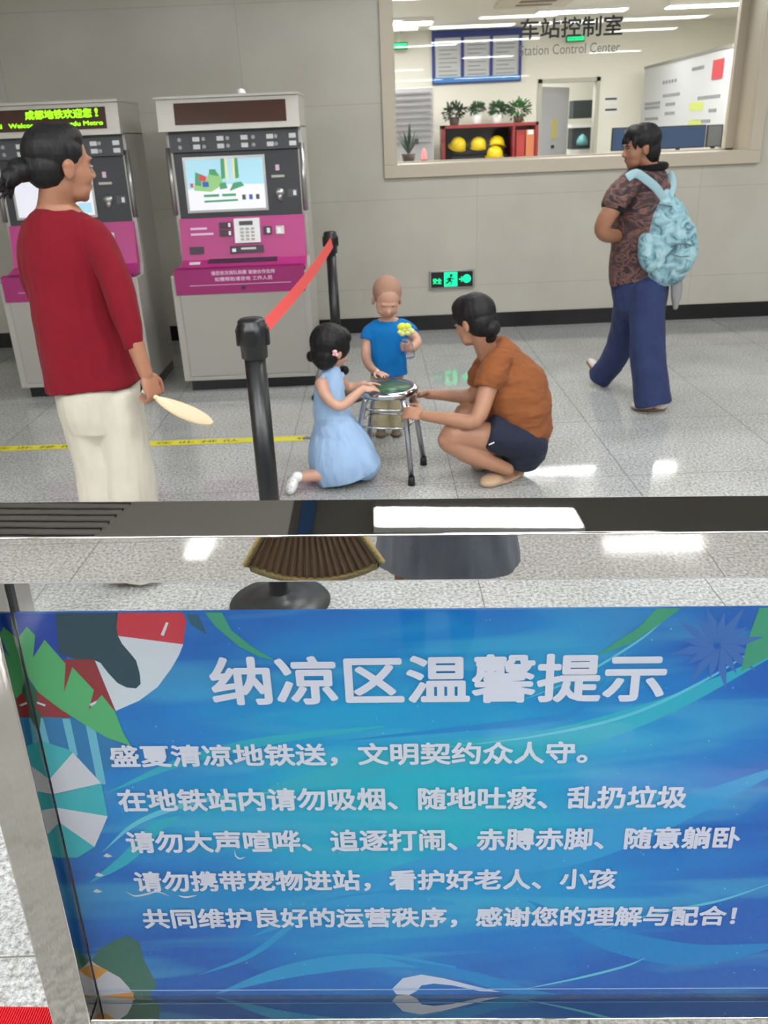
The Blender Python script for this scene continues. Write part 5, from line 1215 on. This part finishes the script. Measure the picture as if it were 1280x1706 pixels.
bl = t.build('blouse', BLO, p5, .006, 4, (.008, 8, (1, 1, .6)))
t = Fig(); t.limb([(1024, 343, Y5-.178, 20.5), (1021, 351, Y5-.182, 19.5)], (True, True)); t.build('black_cuff', BLK, bl, .004, 1)
t = Fig(); c_ = P(1086, 279, Y5); ring = []
for k in range(21):
    an = 2*math.pi*k/20; ring.append((c_+Vector((math.cos(an)*.066, math.sin(an)*.068, .008*math.cos(an))), .026, .022))
t.limb3(ring, view=Vector((0, 0, 1))); t.build('black_collar', BLK, bl, .005, 2)
t = Fig()
t.limb([(1066, 442, Y5+.05, 46, .145), (1068, 475, Y5+.05, 47, .15), (1068, 500, Y5+.04, 44, .14)], (True, False))
hemA = Vector(((A_heel.x+A_toe.x)/2+.02, A_heel.y+.0, .045)); hemB = B_heel+Vector((-.03, .0, .06))
t.limb3([(P(1080, 485, 5.0), .1, .11), (P(1078, 560, 4.95), .1, .1), (P(1082, 620, 4.9), .105, .1), (hemA, .108, .1)], (False, True))
t.limb3([(P(1050, 485, 5.12), .09, .11), (P(1038, 560, 5.26), .085, .1), (P(1020, 605, 5.38), .082, .09), (hemB, .08, .085)], (False, True))
t.build('jeans', JEAN, p5, .006, 4, (.011, 8, (1, 1, .35)))
for toe, heel in ((A_toe, A_heel), (B_toe, B_heel)):
    d = (toe-heel).normalized(); x = d.cross(Vector((0, 0, 1))).normalized(); u_ = x.cross(d).normalized(); Rm = Matrix((x, d, u_)).transposed(); L = (toe-heel).length; z0 = Vector((0, 0, .012))
    s_ = Fig(); s_.ell(heel+d*L*.22+u_*.035+z0*.5, (.036, L*.24, .038), Rm); s_.ell(heel+d*L*.66+u_*.026+z0*.5, (.041, L*.36, .03), Rm); so_ = s_.build('shoe', SHW, p5, .004, 3)
    s_ = Fig(); s_.ell(heel+d*L*.5+u_*.008+z0*.3, (.043, L*.53, .012), Rm); s_.build('sole', SOLE, so_, .004, 2)
# backpack
pk = empty('backpack', P(1110, 462, Y5-.08), 'pale blue printed backpack worn by the walking person', 'backpack')
t = Fig()
t.limb([(1104, 330, Y5-.1, 17, .06), (1108, 352, Y5-.1, 33, .09), (1110, 395, Y5-.09, 45, .11), (1110, 430, Y5-.08, 46, .115), (1110, 448, Y5-.08, 38, .1)])
bg = t.build('pack_body', PACK, pk, .005, 4, (.006, 12, (1, 1, 1)))
t = Fig(); t.limb([(1134, 385, Y5-.16, 25, .06), (1136, 420, Y5-.16, 26, .065), (1134, 440, Y5-.16, 20, .05)]); t.build('front_pocket', PACK, bg, .005, 3)
t = Fig(); t.limb([(1076, 400, Y5-.16, 12, .05), (1078, 425, Y5-.16, 15, .05), (1082, 442, Y5-.15, 12, .04)]); t.build('side_pocket', PACK, bg, .005, 3)
m_ = mb(mat('zip_grey', rgb(90, 100, 108), .5), True)
m_.tube([P(1118, 412, Y5-.235), P(1128, 406, Y5-.245), P(1144, 406, Y5-.24), P(1156, 410, Y5-.21)], .004, 6); m_.tube([P(1120, 424, Y5-.235), P(1134, 428, Y5-.245), P(1156, 426, Y5-.21)], .003, 6); m_.tube([P(1080, 352, Y5-.17), P(1098, 340, Y5-.19), P(1120, 344, Y5-.19)], .004, 6); m_.build('zip', bg)
def strap(pts, w_):
    m_ = mb(STRAP, True); pts = [Vector(p) for p in pts]; 
    f_ = Fig(); f_.limb3([(p, w_, .006) for p in pts]); f_.build('shoulder_strap', STRAP, pk, .003, 1)
strap([P(1046, 296, Y5-.2), P(1060, 289, Y5-.19), P(1078, 300, Y5-.18), P(1094, 314, Y5-.17), P(1106, 332, Y5-.15)], .024)
strap([P(1116, 288, Y5+.0), P(1122, 302, Y5-.08), P(1120, 320, Y5-.13), P(1112, 334, Y5-.14)], .018)
t = Fig(); t.limb3([(P(1098, 330, Y5-.13), .008, .008), (P(1104, 312, Y5-.12), .008, .008), (P(1112, 314, Y5-.12), .008, .008), (P(1114, 330, Y5-.13), .008, .008)]); t.build('carry_handle', STRAP, pk, .003, 1)
um = empty('folded_umbrella', P(1126, 515, Y5-.1), 'grey folded umbrella hanging under the backpack', 'umbrella')
t = Fig(); t.limb([(1124, 448, Y5-.1, 6, .02), (1127, 470, Y5-.1, 9.5, .03), (1127, 495, Y5-.1, 8.5, .028), (1126, 512, Y5-.1, 4, .015)]); t.build('folded_canopy', UMB, um, .004, 2, (.004, 20, (1.5, 1.5, .3)))
mb(BLACKP, True).tube([P(1126, 508, Y5-.1), P(1126, 516, Y5-.1)], .006, 8).build('tip', um)

# ---- person behind the camera, seen in the steel rail
GRY = cloth('grey_dress', (112, 118, 128)); PLT = mat('pleated_straw', rgb(160, 130, 104), .7, bump=.3, bscale=120); PLB = mat('woven_border', rgb(186, 164, 112), .7, bump=.5, bscale=200)
base = Vector((.10, -.26, 0))
p6 = empty('person', base, 'person in a grey dress seen only as a reflection in the steel rail', 'person')
B_ = lambda x, y, z: base+Vector((x, y, z)); VY = Vector((0, 1, 0))
hc6 = B_(0, -.06, 1.56); hR6 = frame(90, 10, 0)
b = Fig().head(hc6, hR6, 1.0)
b.limb3([(hc6+Vector((0, -.01, -.06)), .05, .05), (B_(0, -.06, 1.42), .052, .052), (B_(0, -.05, 1.36), .08, .07)])
b.limb3([(B_(0, -.05, 1.36), .13, .08), (B_(0, -.04, 1.2), .14, .1), (B_(0, -.03, 1.02), .12, .09), (B_(0, -.04, .88), .155, .11)], view=VY)
b.limb3([(B_(.17, -.05, 1.33), .05, .05), (B_(.24, -.0, 1.1), .04, .04), (B_(.17, .14, 1.28), .034, .034), (B_(.1, .2, 1.47), .026, .026)], view=VY)
b.hand(B_(.1, .2, 1.47), Vector((-.2, .1, .8)), Vector((.8, -.5, 0)), 1, .95, .7)
b.limb3([(B_(-.17, -.05, 1.33), .05, .05), (B_(-.28, .1, 1.08), .042, .042), (B_(-.33, .34, 1.0), .036, .036), (B_(-.34, .5, .93), .027, .027)], view=VY)
b.hand(B_(-.34, .5, .93), Vector((.1, .35, -.9)), Vector((-.2, 1, .3)), 1, .98, .35)
for q_ in (-.08, .08):
    b.limb3([(B_(q_, -.04, .86), .085, .09), (B_(q_, -.03, .47), .055, .055), (B_(q_, -.04, .3), .052, .055), (B_(q_, -.05, .07), .035, .038)], view=VY)
    b.shoe(B_(q_*1.1, .12, .012), B_(q_, -.1, .012), h=.06)
b6 = b.build('body', SK3, p6, .005); features(hc6, hR6, 1.0, b6)
h = Fig(); T = lambda o: hc6+hR6 @ Vector(o)
h.ell(T((0, -.026, .042)), (.086, .098, .086), hR6); h.ell(T((0, -.055, -.02)), (.078, .066, .08), hR6); h.ell(T((0, .02, .075)), (.074, .068, .054), hR6); h.build('hair', HAIR, b6, .005, 2, (.003, 28, (1, 1, .3)))
t = Fig()
t.limb3([(B_(0, -.05, 1.4), .07, .06), (B_(0, -.05, 1.36), .15, .09), (B_(0, -.04, 1.2), .165, .12), (B_(0, -.03, 1.02), .15, .12), (B_(.02, -.03, .86), .17, .15), (B_(.03, -.02, .62), .19, .17), (B_(.03, -.02, .42), .22, .19)], (True, True), view=VY)
t.limb3([(B_(.14, -.05, 1.34), .06, .06), (B_(.2, -.02, 1.22), .058, .058)], (False, True), view=VY); t.limb3([(B_(-.14, -.05, 1.34), .06, .06), (B_(-.21, -.05, 1.2), .058, .058)], (False, True), view=VY)
t.build('dress', GRY, p6, .007, 4, (.02, 7, (1, 1, .25)))
fo = empty('pleated_fan', Vector((-.15, .36, .7)), 'pleated brown straw fan seen only as a reflection in the steel rail', 'fan')
m_ = mb(PLT); N_ = 34; cx_, cz_ = -.185, 1.0; yy = .37
for k in range(N_):
    def pr(i, r):
        a = math.radians(-30+60*i/N_); return Vector((cx_+r*math.sin(a), yy+(.005 if i % 2 else -.005), cz_-r*math.cos(a)))
    m_.face([pr(k, .08), pr(k+1, .08), pr(k+1, .285), pr(k, .285)])
bmesh.ops.remove_doubles(m_.bm, verts=m_.bm.verts[:], dist=1e-5); bmesh.ops.solidify(m_.bm, geom=m_.bm.faces[:], thickness=.002); m_.build('pleats', fo)
m_ = mb(PLB, True); a_s = [math.radians(-31+62*i/20) for i in range(21)]
m_.tube([Vector((cx_+.08*math.sin(a_s[0]), yy, cz_-.08*math.cos(a_s[0])))]+[Vector((cx_+.29*math.sin(a), yy, cz_-.29*math.cos(a))) for a in a_s]+[Vector((cx_+.08*math.sin(a_s[-1]), yy, cz_-.08*math.cos(a_s[-1])))], .008, 8); m_.build('border', fo)
mb(PLB, True).tube([(cx_, yy, cz_-.1), (cx_, yy, cz_+.02)], .009, 8).build('handle', fo)
